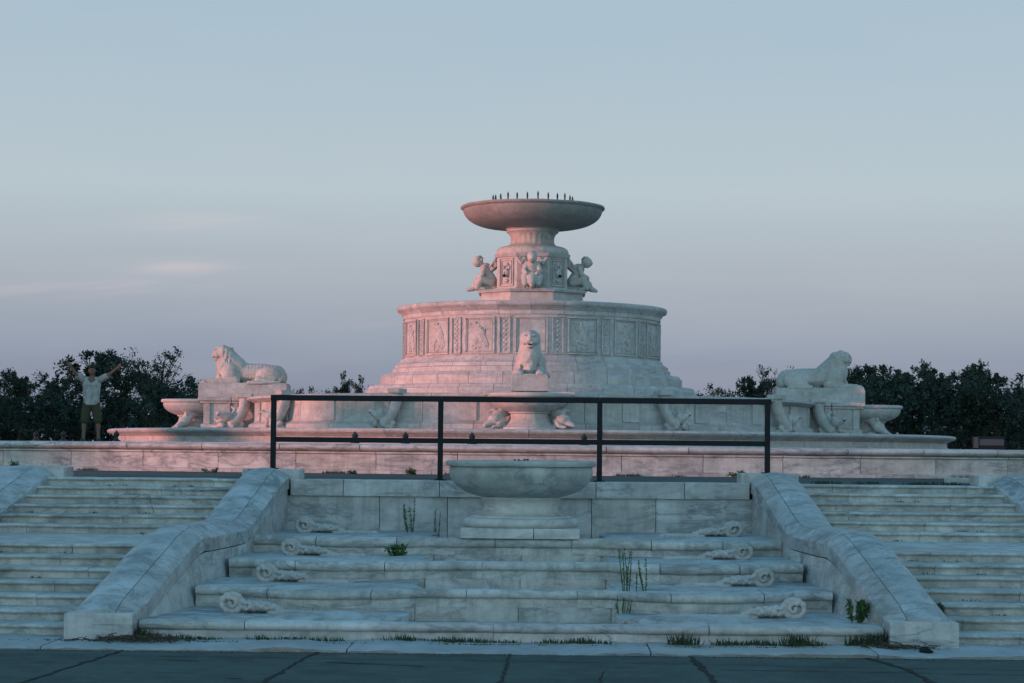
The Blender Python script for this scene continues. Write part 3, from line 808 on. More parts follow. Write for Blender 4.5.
for a, w in ((0, 'facing the viewer'), (-PI/2, 'facing left, glowing pink'), (PI/2, 'facing right, left unlit')):
    v = rotz((0, -7.85, 0), a)
    o = empty('lion_statue', (CX+v.x, CY+v.y, 3.05), a)
    tag(o, 'reclining marble lion on a plinth %s' % w, 'lion statue', 'marble lions on the fountain arms')
    link(bpy.data.objects.new('lion_body', LM), o); link(bpy.data.objects.new('plinth', LP), o); link(bpy.data.objects.new('open_mouth', lmo), o)

# ------------------------------------------------------------------ side bowls at the arm ends
bm = bmesh.new()
pr = smooth_prof([(.35, .38), (.55, .42), (.78, .53), (.88, .66), (.885, .74)], 4) + [(.90, .745), (.945, .76), (.95, .80), (.93, .835), (.88, .84), (.80, .80), (.4, .62), (.05, .58)]
lathe(bm, pr, 72); t1 = build('bowl', bm, 'drum', None, True, 35); SB = t1.data; bpy.data.objects.remove(t1)
bm = bmesh.new(); rings = []
for r, z in [(.70, .0), (.70, .05), (.66, .06)] + smooth_prof([(.64, .08), (.55, .15), (.47, .25), (.45, .36)], 4) + [(.50, .38), (.50, .42)]:
    rings.append([Vector((math.sin(2*PI*k/96)*(r-(.018*(.5+.5*math.cos(2*PI*k/96*28)) if .07 < z < .37 else 0)), -math.cos(2*PI*k/96)*r, z)) for k in range(96)])
loft(bm, rings); t1 = build('pedestal', bm, 'drum', None, True, 40); SP = t1.data; bpy.data.objects.remove(t1)
bm = bmesh.new()      # carved sea-beast heads either side of the pedestal
for s in (1,):
    limb(bm, [(s*.42, .1, .46), (s*.60, -.05, .42), (s*.74, -.14, .27)], [.12, .14, .15])
    ball(bm, (s*.78, -.18, .22), (.17, .17, .15)); limb(bm, [(s*.84, -.22, .17), (s*1.0, -.32, .09)], [.11, .065])
    limb(bm, [(s*.66, -.12, .36), (s*.80, -.14, .46), (s*.90, -.10, .43)], [.06, .045, .03]); ball(bm, (s*.86, -.26, .30), (.045, .04, .035))
    limb(bm, [(s*.60, -.2, .2), (s*.68, -.36, .08), (s*.82, -.42, .06)], [.08, .06, .04])
    ball(bm, (s*.55, -.05, .06), (.2, .3, .08))
SH = sculpt_mesh('beast_head', bm, .02, 'carved', 2)
for a, w in ((0, 'front bowl on a fluted foot below the lion facing the viewer'), (-PI/2, 'left bowl on a carved foot at the end of the left fountain arm'), (PI/2, 'right bowl on a carved foot at the end of the right fountain arm')):
    v = rotz((0, -9.2, 0), a)
    o = empty('side_bowl', (CX+v.x, CY+v.y, 2.155), a); tag(o, 'round marble %s' % w, 'fountain bowl', 'bowls at the ends of the fountain arms')
    link(bpy.data.objects.new('bowl', SB), o); link(bpy.data.objects.new('pedestal', SP), o); link(bpy.data.objects.new('beast_head', SH), o); b2 = link(bpy.data.objects.new('beast_head', SH), o); b2.scale = (-1, 1, 1)

# ------------------------------------------------------------------ horn spouts against podium and arms (local: wall at y=0, head outwards to -y / side +x)
def horn_bm():
    bm = bmesh.new()
    # curved horn, flat mouth at the top
    limb(bm, [(-.26, -.16, .84), (-.24, -.20, .62), (-.17, -.26, .42), (-.06, -.32, .25), (.06, -.36, .16)], [.17, .155, .15, .145, .14], .3)
    add_box(bm, -.47, -.05, -.38, .0, .87, .985)
    # beast head turned outwards
    ball(bm, (.20, -.38, .34), (.16, .15, .15)); limb(bm, [(.22, -.42, .32), (.36, -.50, .40)], [.11, .075]); ball(bm, (.40, -.53, .44), (.075, .07, .06))
    limb(bm, [(.24, -.40, .24), (.36, -.47, .22)], [.06, .04])
    ball(bm, (.14, -.40, .46), (.06, .05, .05)); ball(bm, (.20, -.50, .42), (.035, .03, .03))
    limb(bm, [(.08, -.3, .40), (.0, -.22, .56), (.10, -.2, .62)], [.05, .045, .03])
    limb(bm, [(.3, -.3, .3), (.46, -.2, .22), (.56, -.1, .30)], [.07, .05, .03])      # fin
    limb(bm, [(.3, -.25, .16), (.52, -.15, .08), (.66, -.08, .10)], [.07, .05, .03])
    rr = random.Random(4)
    for i in range(22): ball(bm, (rr.uniform(-.22, .36), -.2-rr.uniform(0, .25), rr.uniform(.02, .16)), rr.uniform(.05, .085), sub=1)
    ball(bm, (.05, -.2, .06), (.32, .25, .09))
    return bm
HM = sculpt_mesh('horn_figure', horn_bm(), .016, 'carved', 2)
bmh = bmesh.new(); ball(bmh, (.395, -.565, .40), (.035, .02, .022)); hmo = bpy.data.meshes.new('open_mouth'); bmh.to_mesh(hmo); bmh.free(); hmo.materials.append(M['hole'])
def horn(x, y, a, mir, label):
    o = empty('horn_spout', (x, y, 2.155), a); o.scale = (mir if abs(a) < .01 else mir*.8, 1, 1)
    tag(o, label, 'carved spout', 'horned beast spouts around the podium')
    link(bpy.data.objects.new('horn_figure', HM), o); link(bpy.data.objects.new('open_mouth', hmo), o)
for deg in (26, 55):
    for sx, w in ((1, 'right'), (-1, 'left')):
        a = R(deg)*sx
        horn(CX+math.sin(a)*7.52, CY-math.cos(a)*7.52, a, sx, 'carved horned beast spout on the podium wall, %s of the two %s of the centre' % (('inner', w) if deg == 26 else ('outer', w)))
horn(CX+7.95, CY-.93, 0, 1, 'carved horned beast spout below the right lion, on the arm wall')
horn(CX-7.95, CY-.93, 0, -1, 'carved horned beast spout below the left lion, on the arm wall')

# ------------------------------------------------------------------ person
pp = atpx(90, 441, 48.0)
pe = empty('person', (pp.x, pp.y, 1.80), R(8)); pe.scale = (1.0, 1.0, 1.0)
tag(pe, 'person in pale t-shirt and olive shorts standing with both arms raised', 'person')
bm = bmesh.new()
for s in (-1, 1):
    limb(bm, [(s*.10, 0, .90), (s*.15, -.01, .50), (s*.17, .03, .09)], [.085, .056, .038], .25)
    ball(bm, (s*.165, .01, .34), (.052, .058, .13))
    limb(bm, [(s*.17, .03, .07), (s*.185, -.12, .04)], [.04, .033], .3)
    # arm raised: shoulder, elbow, wrist
    sh = Vector((s*.19, 0, 1.43)); el = Vector((s*.33, -.19, 1.53)) if s < 0 else Vector((s*.37, -.17, 1.52)); wr = Vector((s*.46, -.28, 1.70)) if s < 0 else Vector((s*.55, -.24, 1.66))
    limb(bm, [sh, el, wr], [.058, .043, .029], .25)
    d = (wr-el).normalized(); side = d.cross(Vector((0, 1, 0))).normalized()
    pc = wr + d*.05; limb(bm, [wr, wr+d*.04, wr+d*.085], [.028, .036, .034], .3)
    for j, L in enumerate((.060, .072, .066, .050)):
        o_ = side*(-.030+.020*j); b0 = wr+d*.095+o_
        limb(bm, [b0-d*.02, b0+d*L*.5+side*(-.006+.004*j), b0+d*L+Vector((0, -.015, 0))], [.0115, .0100, .0085], .4)
    limb(bm, [wr+d*.035-side*.03, wr+d*.06-side*.062, wr+d*.085-side*.078], [.013, .011, .009], .4)
limb(bm, [(0, 0, .92), (0, .01, 1.1), (0, 0, 1.36)], [.135, .125, .145], .25)
ball(bm, (0, 0, 1.30), (.19, .11, .13)); ball(bm, (0, 0, .93), (.165, .11, .12)); limb(bm, [(-.17, 0, 1.42), (.17, 0, 1.42)], [.065, .065])
limb(bm, [(0, .01, 1.42), (0, -.01, 1.54)], [.06, .055])
ball(bm, (0, -.01, 1.64), (.077, .095, .11)); ball(bm, (0, -.035, 1.575), (.055, .06, .045)); ball(bm, (0, -.108, 1.625), (.014, .02, .022))
for s in (-1, 1): ball(bm, (s*.08, .0, 1.63), (.012, .02, .03)); ball(bm, (s*.03, -.09, 1.662), (.02, .014, .008))
ball(bm, (0, -.095, 1.585), (.026, .012, .008))
for v in bm.verts: pass
sculpt('body', bm, .0085, 'skin', pe, 1)
bm = bmesh.new()

for i in range(14):
    z = .86+.03*i; ball(bm, (0, 0, z), (.195+.0012*i, .15, .045))
ball(bm, (0, 0, 1.30), (.22, .155, .16)); ball(bm, (0, -.01, 1.40), (.14, .12, .08))
limb(bm, [(-.19, 0, 1.42), (.19, 0, 1.42)], [.078, .078])
limb(bm, [(-.19, 0, 1.43), (-.30, -.14, 1.51)], [.085, .078]); limb(bm, [(.19, 0, 1.43), (.33, -.14, 1.50)], [.085, .078])
sculpt('shirt', bm, .012, 'shirt', pe, 2)
bm = bmesh.new()
ball(bm, (0, 0, .86), (.185, .135, .14))
for s in (-1, 1): limb(bm, [(s*.095, 0, .84), (s*.145, -.005, .50)], [.115, .105], .2)
sculpt('shorts', bm, .012, 'shorts', pe, 2)
bm = bmesh.new(); ball(bm, (0, .012, 1.675), (.086, .102, .095)); ball(bm, (0, -.07, 1.72), (.06, .05, .03)); sculpt('hair', bm, .012, 'hair', pe, 1)
for s in (-1, 1):
    bm = bmesh.new(); limb(bm, [(s*.17, .05, .045), (s*.188, -.15, .035)], [.05, .04], .3); add_box(bm, s*.18-.05, s*.18+.05, -.18, .09, .0, .022)
    sculpt('shoe', bm, .012, 'shoe', pe, 1)

# ------------------------------------------------------------------ trees
def leaf_quads(pts, size, rnd, verts, faces, slim=1.0):
    for p, s in pts:
        n = Vector((rnd.gauss(0, 1), rnd.gauss(0, 1), rnd.gauss(0, 1)+.3)).normalized()
        u = n.cross(Vector((rnd.gauss(0, 1), rnd.gauss(0, 1), rnd.gauss(0, 1)))).normalized(); w = n.cross(u)
        a = size*s*rnd.uniform(.5, 1.3); b = a*rnd.uniform(.4, .8)*slim
        i = len(verts)
        verts += [p-u*a, p+w*b*.9-u*a*.1, p+u*a, p-w*b-u*a*.1]; faces.append((i, i+1, i+2, i+3))
def tree_proto(seed, H, Wd, nl, leafmat, size=.16, shape='round', bare=0):
    rnd = random.Random(seed)
    root = empty('tree')
    bm = bmesh.new(); tips = []
    th = H*.28
    lean = Vector((rnd.uniform(-.05, .05), rnd.uniform(-.05, .05), 1))
    tube(bm, [lean*0, lean*th, lean*H*.6, lean*H*.86], [.035*H, .028*H, .018*H, .006*H], 8)
    nb = 20 if shape != 'dead' else 30
    for i in range(nb):
        t = rnd.uniform(.16, .8); p0 = lean*(H*t)
        a = i*2.4+rnd.uniform(-.4, .4)
        up = .35+.9*t*(1.3 if shape in ('column', 'dead') else .9)
        prof = math.sin(PI*min(1, max(.08, (t-.05)/.95)))**.6
        L = Wd*.5*prof*rnd.uniform(.65, 1.05)
        dr = Vector((math.cos(a), math.sin(a), up))
        p1 = p0+dr*L*.5; p2 = p0+dr*L+Vector((rnd.uniform(-.1, .1), rnd.uniform(-.1, .1), .12*L))*1.5
        tube(bm, [p0, p1, p2], [.012*H*(1-t*.6), .007*H*(1-t*.5), .002*H], 5)
        tips.append((p2, L)); tips.append((p1, L*.9))
        for j in range(3 if shape != 'dead' else 5):
            q0 = p0.lerp(p2, rnd.uniform(.4, .95)); d2 = Vector((rnd.gauss(0, .6), rnd.gauss(0, .6), rnd.uniform(.3, 1.1)))
            q1 = q0+d2*L*.4; tube(bm, [q0, q1], [.0045*H*.8, .0015*H], 4); tips.append((q1, L*.55))
    for j in range(5):
        b = lean*(H*rnd.uniform(.5, .7)); a = rnd.uniform(0, 6.28); e = b+Vector((math.cos(a)*Wd*.16, math.sin(a)*Wd*.16, H*rnd.uniform(.26, .42)))
        tube(bm, [b, e], [.006*H, .0015*H], 4)
        for t in (.5, .7, .85, 1.0): tips.append((b.lerp(e, t), Wd*.22*(1.25-t)))
    build('trunk', bm, 'bark', root)
    verts = []; faces = []; pts = []
    rnd.shuffle(tips)
    use = tips if not bare else [t for t in tips if rnd.random() > bare]
    for k in range(nl):
        c, L = use[rnd.randrange(len(use))]
        r = max(.20, L*.34)
        d = Vector((rnd.gauss(0, 1), rnd.gauss(0, 1), rnd.gauss(0, .8)))
        if d.length > 1.9: d *= 1.9/d.length
        pts.append((c + Vector((d.x, d.y, d.z*1.25+.35))*r*.5, rnd.uniform(.6, 1.2)))
    leaf_quads(pts, size, rnd, verts, faces)
    me = bpy.data.meshes.new('crown'); me.from_pydata([tuple(v) for v in verts], [], faces); me.materials.append(M[leafmat])
    link(bpy.data.objects.new('crown', me), root)
    zs = sorted(v.z for v in verts); HT[root.name] = zs[int(len(zs)*.995)]
    return root
HT = {}
protos = {
 'round': tree_proto(1, 6.2, 4.6, 7500, 'leaf', .12), 'wide': tree_proto(2, 5.6, 5.2, 7500, 'leaf', .12), 'tall': tree_proto(3, 7.0, 3.6, 6500, 'leaf2', .12, 'column'),
 'column': tree_proto(4, 6.0, 1.7, 2600, 'leaf', .11, 'column'), 'dead': tree_proto(5, 6.8, 4.6, 2600, 'leaf', .10, 'dead', .5), 'bush': tree_proto(6, 4.0, 4.6, 6000, 'leaf', .12)}
used = set()
def tree(px, top, d, kind, label, ws=1.0):
    src = protos[kind]
    o = src if kind not in used else copy_tree(src)
    used.add(kind)
    p = atpx(px, top+(5 if px > 840 else 1), d); h = p.z-1.1; s = h/HT[src.name]
    o.location = (p.x, p.y, 1.1); o.scale = (s*ws, s*ws, s); o.rotation_euler = (0, 0, random.uniform(0, 6.28))
    tag(o, label, 'tree', 'trees on the horizon behind the fountain')
left = [(8, 376, 120, 'wide'), (20, 372, 112, 'tall'), (38, 388, 108, 'bush'), (57, 373, 122, 'tall'), (70, 381, 110, 'bush'), (98, 351, 118, 'round'), (122, 362, 112, 'tall'), (160, 347, 110, 'dead'), (146, 372, 122, 'tall'), (172, 375, 108, 'bush'), (196, 380, 114, 'bush'), (222, 392, 118, 'bush'), (-12, 370, 110, 'tall')]
LB = ['broad dark tree near the left edge of the photo', 'slim tree rising beside the left edge of the photo', 'low bushy tree in the dip left of the person', 'slim tree a little left of the raised arm', 'bushy tree directly left of the person', 'tall rounded tree behind the person', 'slim dense tree right of the person', 'half bare tree with twiggy top left of the left lion', 'slim tree between the person and the bare tree', 'bushy tree under the bare tree branches', 'bushy tree just behind the left side bowl', 'low bushy tree hidden behind the left lion', 'slim tree half outside the left edge of the photo']
for (px, t, d, k), lb in zip(left, LB): tree(px, t, d, k, lb, 1.05)
mid = [(309, 388, 150, 'bush'), (325, 389, 152, 'bush'), (344, 372, 140, 'column'), (360, 376, 141, 'column'), (352, 387, 150, 'bush'), (693, 392, 150, 'bush'), (712, 387, 146, 'bush'), (735, 390, 150, 'bush'), (754, 377, 132, 'round'), (771, 365, 130, 'dead')]
MB_ = ['low hedge-like tree right of the left lion', 'low hedge-like tree beside the two slim trees', 'taller of two slim trees left of the drum', 'shorter of two slim trees left of the drum', 'low bush between the feet of the two slim trees', 'low distant bush right of the drum steps', 'low rounded tree a little right of the drum steps', 'low bush midway between drum and right lion', 'dark round tree left of the right lion', 'sparse twiggy tree peeping over the right lion back']
for (px, t, d, k), lb in zip(mid, MB_): tree(px, t, d, k, lb, .8)
right = [(868, 361, 116, 'round'), (886, 372, 110, 'bush'), (893, 365, 122, 'tall'), (912, 370, 112, 'tall'), (932, 360, 118, 'tall'), (950, 368, 110, 'bush'), (966, 366, 120, 'round'), (982, 360, 113, 'tall'), (998, 374, 109, 'bush'), (1016, 385, 124, 'tall'), (1032, 384, 116, 'round'), (845, 372, 120, 'wide'), (1046, 378, 110, 'wide')]
RB = ['tall rounded tree just right of the right lion head', 'bushy tree above the right side bowl', 'slim pale green tree beyond the right side bowl', 'slim tree right of the right side bowl', 'slim tree midway between right bowl and photo edge', 'bushy tree left of the small notice board', 'round tree behind the small notice board', 'tall slim tree above the small notice board', 'bushy tree right of the small notice board', 'slim tree near the right edge with sky showing round it', 'round tree cut by the right edge of the photo', 'broad tree behind the right lion head', 'broad tree just outside the right edge of the photo']
for (px, t, d, k), lb in zip(right, RB): tree(px, t, d, k, lb, 1.05)
# dense understorey: bushes hiding the trunks
rnd = random.Random(77)
def thicket(x0, x1, d, top):
    verts = []; faces = []; pts = []
    n = int(abs(x1-x0)*150)
    for i in range(n):
        x = x0+(x1-x0)*rnd.random(); h = top*(.75+.35*noise.noise(Vector((x*.35, d, 0)))+.2*noise.noise(Vector((x*1.3, d, 3))))
        pts.append((Vector((x, d+rnd.gauss(0, .9), 1.1+h*rnd.random()**.7)), rnd.uniform(.8, 1.4)))
    leaf_quads(pts, .22, rnd, verts, faces)
    return verts, faces
V = []; Fc = []
for x0, x1, d, t in ((-34, -16, 126, 3.3), (-34, -16, 129, 3.4), (17, 36, 126, 3.6), (17, 36, 129, 3.8), (-18, -11, 156, 3.4), (10.5, 19, 156, 3.2)):
    v, f = thicket(x0, x1, d, t); b = len(V); V += v; Fc += [tuple(i+b for i in q) for q in f]
me = bpy.data.meshes.new('undergrowth'); me.from_pydata([tuple(v) for v in V], [], Fc); me.materials.append(M['leaf'])
tag(link(bpy.data.objects.new('undergrowth', me)), 'dense dark undergrowth filling the gaps below the trees on the horizon', 'undergrowth', None, 'stuff')

# grove unseen behind the photographer, added to shade stairs and cascade
SAZ = R(69); SEL = R(5.0)
sdir = Vector((-math.sin(SAZ), -math.cos(SAZ), 0)); ndir = Vector((math.cos(SAZ), -math.sin(SAZ), 0))
V = []; Fc = []
rnd = random.Random(9)
def shade_grove(n0, n1, rho, h, dens=190, ragged=.6):
    pts = []
    for i in range(int(abs(n1-n0)*dens)):
        n = n0+(n1-n0)*rnd.random(); top = h*(1+.12*ragged*noise.noise(Vector((n*.6, rho, 1))))
        if min(abs(n-n0), abs(n-n1)) < .8*ragged and rnd.random() < .5: continue
        p = ndir*n + sdir*(rho+rnd.gauss(0, 1.0)); p.z = top*rnd.random()
        pts.append((p, rnd.uniform(.8, 1.4)))
    v = []; f = []; leaf_quads(pts, .42, rnd, v, f); b = len(V); V.extend(v); Fc.extend([tuple(i+b for i in q) for q in f])
tn = math.tan(SEL)
shade_grove(-28.3, 14, 62, 62*tn+3.6, 520)
shade_grove(-49.8, -47.2, 62, 62*tn+4.4, 620, .3)     # unseen leaf clump added to keep sun off the person
shade_grove(-38.5, -33.7, 62, 62*tn+3.6, 230)  # unseen clump added to dim the left end of the pool wall
def shade_woods(n0, n1, rho, h):
    pts = []
    for i in range(int(abs(n1-n0)*330)):
        p = ndir*(n0+(n1-n0)*rnd.random()) + sdir*(rho+rnd.gauss(0, 1.5)); p.z = 1+h*rnd.random(); pts.append((p, rnd.uniform(1.5, 2.4)))
    v = []; f = []; leaf_quads(pts, .30, rnd, v, f); b = len(V); V.extend(v); Fc.extend([tuple(i+b for i in q) for q in f])
shade_woods(-135, -88, 22, 16)      # unseen leaf mass added out of frame left to shade the horizon trees
me = bpy.data.meshes.new('shade_grove'); me.from_pydata([tuple(v) for v in V], [], Fc); me.materials.append(M['leaf'])
tag(link(bpy.data.objects.new('shade_grove', me)), 'unseen leafy groves added left of and behind the photographer to shade stairs, person and horizon trees', 'shade_grove', None, 'stuff')

# ------------------------------------------------------------------ weeds
def stalk_weed(px, py, d, h, n, label, name='weed', mat='weed', leafy=.5, spread=.05, lsize=.03):
    p = atpx(px, py, d)
    root = empty(name, p); tag(root, label, 'weed', 'weeds growing from the joints')
    rnd = random.Random(int(px*7+py)); bm = bmesh.new(); verts = []; faces = []; pts = []
    for i in range(n):
        x = rnd.uniform(-spread, spread); y = rnd.uniform(-spread, spread)*.6
        tip = Vector((x*1.5+rnd.uniform(-.1, .1)*h, y*1.4+rnd.uniform(-.1, .1)*h, h*rnd.uniform(.65, 1.0)))
        mid = Vector((x, y, 0)).lerp(tip, .5)+Vector((rnd.uniform(-.03, .03)*h, 0, 0))
        tube(bm, [(x*.7, y*.7, -.02), mid, tip], [.006, .0045, .002], 5)
        for k in range(int(14*leafy*h/.1)):
            t = rnd.uniform(.1, 1); q = (Vector((x*.7, y*.7, 0)).lerp(mid, t*2) if t < .5 else mid.lerp(tip, t*2-1))
            pts.append((q+Vector((rnd.gauss(0, .25), rnd.gauss(0, .25), 0))*lsize*2, 1))
    st = build('stem', bm, mat, root)
    leaf_quads(pts, lsize*1.35, rnd, verts, faces, .42)
    me = bpy.data.meshes.new('leaves'); me.from_pydata([tuple(v) for v in verts], [], faces); me.materials.append(M[mat]); link(bpy.data.objects.new('leaves', me), root)
stalk_weed(411, 534, 25.4, .46, 4, 'tall thin weed left of the pedestal bowl against the retaining wall', leafy=.8, lsize=.016)
stalk_weed(437, 536, 25.6, .36, 3, 'faint thin weed nearest to the pedestal bowl on its left', leafy=.6, lsize=.012)
stalk_weed(400, 556, 22.6, .13, 7, 'bushy green weed growing out from under the top cascade lip', leafy=1.5, spread=.09, lsize=.035)
stalk_weed(626, 589, 20.2, .42, 5, 'pair of upright green stalks on the third lip right of centre', leafy=1.0, spread=.05, lsize=.012)
stalk_weed(645, 589, 20.2, .34, 3, 'slim green stalk to the right of the upright pair', leafy=1.0, spread=.04, lsize=.012)
stalk_weed(636, 590, 20.2, .20, 1, 'short green stalk between the taller stalks on the third lip', leafy=1, spread=.01, lsize=.012)
stalk_weed(622, 617, 20.0, .22, 10, 'wispy weed at the foot of the lowest riser right of centre', leafy=.08, spread=.06, lsize=.02)
stalk_weed(854, 621, 19.1, .24, 5, 'bright green bushy weed beside the right inner pier', leafy=2.6, spread=.06, lsize=.026)
stalk_weed(866, 545, 23.4, .10, 6, 'small leafy weed on the right staircase landing', leafy=1.2, spread=.06, lsize=.03)
stalk_weed(846, 543, 23.4, .07, 4, 'tiny weed beside the pier on the right landing', leafy=1.2, spread=.05, lsize=.025)
stalk_weed(146, 541, 23.2, .07, 5, 'small weed beside the pier on the left landing', leafy=1.2, spread=.05, lsize=.025)
stalk_weed(930, 604, 20.0, .22, 9, 'twiggy dry weed on the right stairs beside the pier', leafy=.15, spread=.16, lsize=.02, mat='dryweed')
stalk_weed(936, 613, 19.4, .12, 6, 'low dark weed at the edge of the right stairs beside the pier', leafy=1.0, spread=.06, lsize=.03)
stalk_weed(17, 470, 27.2, .12, 5, 'small dark weed behind the outer left pier', leafy=.9, spread=.06, lsize=.03)
stalk_weed(411, 475, 31.8, .10, 6, 'small weed at the foot of the pool wall left of the bowl', leafy=1.2, spread=.05, lsize=.035)
stalk_weed(737, 478, 31.8, .11, 6, 'small weed at the foot of the pool wall near the right railing post', leafy=1.2, spread=.08, lsize=.035)
stalk_weed(213, 472.5, 31.8, .07, 6, 'low weed at the foot of the pool wall left of the railing', leafy=1.2, spread=.1, lsize=.03)
stalk_weed(355, 475, 31.8, .07, 6, 'low weed at the foot of the pool wall behind the left railing bay', leafy=1.2, spread=.06, lsize=.03)
# ground-hugging grass in the joints
V = []; Fc = []
rnd = random.Random(21)
def tuft(x, y, z, h, n, sp):
    for i in range(n):
        bx = x+rnd.gauss(0, sp); by = y+rnd.gauss(0, .02); hh = h*rnd.uniform(.4, 1.1); a = rnd.uniform(-1, 1)*.5
        w = .006; i0 = len(V)
        V.extend([(bx-w, by, z), (bx+w, by, z), (bx+math.sin(a)*hh*.6+w*.5, by-hh*.15, z+hh*.6), (bx+math.sin(a)*hh, by-hh*.3*rnd.random(), z+hh)])
        Fc.append((i0, i0+1, i0+2, i0+3))
for x in [i*.05-3.25 for i in range(131)]:
    d = noise.noise(Vector((x*1.1, 4, 0)))+.45*noise.noise(Vector((x*4, 9, 0)))
    if d > -.05: tuft(x, 18.36, .0, .035+.10*max(0, d), int(10+26*max(0, d)), .03)
for px, h, n in ((262, .06, 40), (400, .09, 60), (683, .12, 100), (725, .07, 40), (795, .12, 90), (860, .12, 120), (880, .14, 120), (140, .12, 130), (455, .07, 50), (330, .05, 40)):
    p = atpx(px, 640, 18.3); tuft(p.x, 18.33, .0, h, n, .07)
for x in [3.7+i*.05 for i in range(40)]:
    if noise.noise(Vector((x*2, 1, 5))) > -.05: tuft(x, 26.3, 1.3, .05, 12, .03)
for x in [-8+i*.05 for i in range(320)]:
    if noise.noise(Vector((x*1.5, 7, 5))) > .22: tuft(x, CY-math.sqrt(24.56**2-x*x)-.02, 1.3, .05, 10, .03)
for i in range(160):    # seams on the stairs
    k = rnd.randrange(13); sx = rnd.choice((-1, 1)); x = sx*rnd.uniform(3.9, 5.8)
    if noise.noise(Vector((x*1.4, k*3.1, 2))) > .1: tuft(x, risers[k]-.01, RS*k, .025, 8, .04)
me = bpy.data.meshes.new('grass'); me.from_pydata(V, [], Fc); me.materials.append(M['grasstuft'])
tag(link(bpy.data.objects.new('grass', me)), 'tufts of grass growing in the joints along the foot of the cascade', 'grass', None, 'stuff')
# dead plant litter gathered at the left foot
bm = bmesh.new()
rnd = random.Random(31)
for (cx_, n, sx_) in ((atpx(142, 645, 18.2).x, 260, .20), (atpx(888, 645, 18.2).x, 120, .14)):
    for i in range(n):
        x = cx_+rnd.gauss(0, sx_); y = 18.14+rnd.gauss(0, .09); a = rnd.uniform(0, PI); L = rnd.uniform(.02, .08); z = .006+abs(rnd.gauss(0, .018))
        tube(bm, [(x-math.cos(a)*L, y-math.sin(a)*L*.6, z), (x+math.cos(a)*L, y+math.sin(a)*L*.6, z+rnd.uniform(0, .02))], [.004, .003], 4)
tag(build('plant_litter', bm, 'litter'), 'brown dead plant litter lying at the feet of the inner piers', 'litter', None, 'stuff')
# soil and grit gathered against kerb and lowest riser
V = []; Fc = []
rnd = random.Random(55)
def grit(x, y, z, r):
    i0 = len(V); n = 5; a0 = rnd.uniform(0, 6)
    V.append((x, y, z+r*rnd.uniform(.4, .9)))
    for q in range(n):
        a = a0+2*PI*q/n; rr_ = r*rnd.uniform(.7, 1.3); V.append((x+math.cos(a)*rr_, y+math.sin(a)*rr_, z-.002))
    for q in range(n): Fc.append((i0, i0+1+q, i0+1+(q+1) % n))
for i in range(5200):
    x = rnd.uniform(-6, 6); d = noise.noise(Vector((x*.9, 2, 8)))+.5*noise.noise(Vector((x*4, 2, 8)))
    if d < rnd.uniform(-.5, .35): continue
    if rnd.random() < .6: grit(x, 17.60-abs(rnd.gauss(0, .05)), -.03, rnd.uniform(.003, .012))
    else: grit(x if abs(x) < 3.3 else x, 18.22-abs(rnd.gauss(0, .05)), .002, rnd.uniform(.003, .010))
for i in range(1500): grit(rnd.uniform(-6, 6), rnd.uniform(14.8, 17.5), -.03, rnd.uniform(.002, .006))
me = bpy.data.meshes.new('grit'); me.from_pydata(V, [], Fc); me.materials.append(M['litter'])
tag(link(bpy.data.objects.new('grit', me)), 'dark soil and grit gathered along the kerb and the lowest step', 'grit', None, 'stuff')
# broken stone chips on the kerb right
p = atpx(921, 651, 17.9)
bm = bmesh.new(); ball(bm, (0, 0, .012), (.05, .05, .035), sub=2); ball(bm, (.04, .02, .01), (.03, .04, .02), sub=2)
for v in bm.verts: v.co = jit(v.co, .02, 20)
o = build('stone_chunk', bm, 'hole'); o.location = (p.x, 17.9, .0); tag(o, 'dark chunk lying on the kerb slab below the right inner pier', 'stone')
# loose block at the head of the right stairs
bm = bmesh.new(); add_box(bm, -.36, .36, -.12, .12, 0, .085, .02)
for v in bm.verts: v.co = jit(v.co, .02, 3)
p = atpx(971, 481, 27.0); o = build('stone_block', bm, 'marble'); o.location = (p.x, 27.0, 1.302); tag(o, 'pale loose stone block at the head of the right staircase', 'stone')

# ------------------------------------------------------------------ distant sign
p = atpx(987, 436, 78)
sg = empty('sign', (p.x, p.y, 1.2)); tag(sg, 'small pale notice board on a dark stand in front of the right hand trees', 'sign')
bm = bmesh.new(); add_box(bm, -.36, .56, -.03, .03, 0.82, 1.06, .01); build('board', bm, 'signw', sg)
bm = bmesh.new(); add_box(bm, -.56, -.39, -.05, .05, .72, 1.13, .01); build('end_plate', bm, 'signw', sg)
bm = bmesh.new(); add_box(bm, -.40, .60, -.028, .06, .0, .80, .01); add_box(bm, -.6, .6, .032, .08, .7, 1.16, .01); build('stand', bm, 'iron', sg)

# ------------------------------------------------------------------ camera
cam = bpy.data.cameras.new('camera'); co = bpy.data.objects.new('camera', cam); COL.objects.link(co)
cam.sensor_width = 36; cam.lens = F/1024*36; cam.clip_end = 6000; cam.clip_start = .1
yaw = math.atan(28.5/F); pitch = math.atan(108.5/F)
fwd = Vector((-math.sin(yaw)*math.cos(pitch), math.cos(yaw)*math.cos(pitch), math.sin(pitch)))
q = fwd.to_track_quat('-Z', 'Y').to_matrix().to_4x4()
roll = Matrix.Rotation(R(.533), 4, 'Z')
co.matrix_world = Matrix.Translation(CAM) @ q @ roll
SC.camera = co

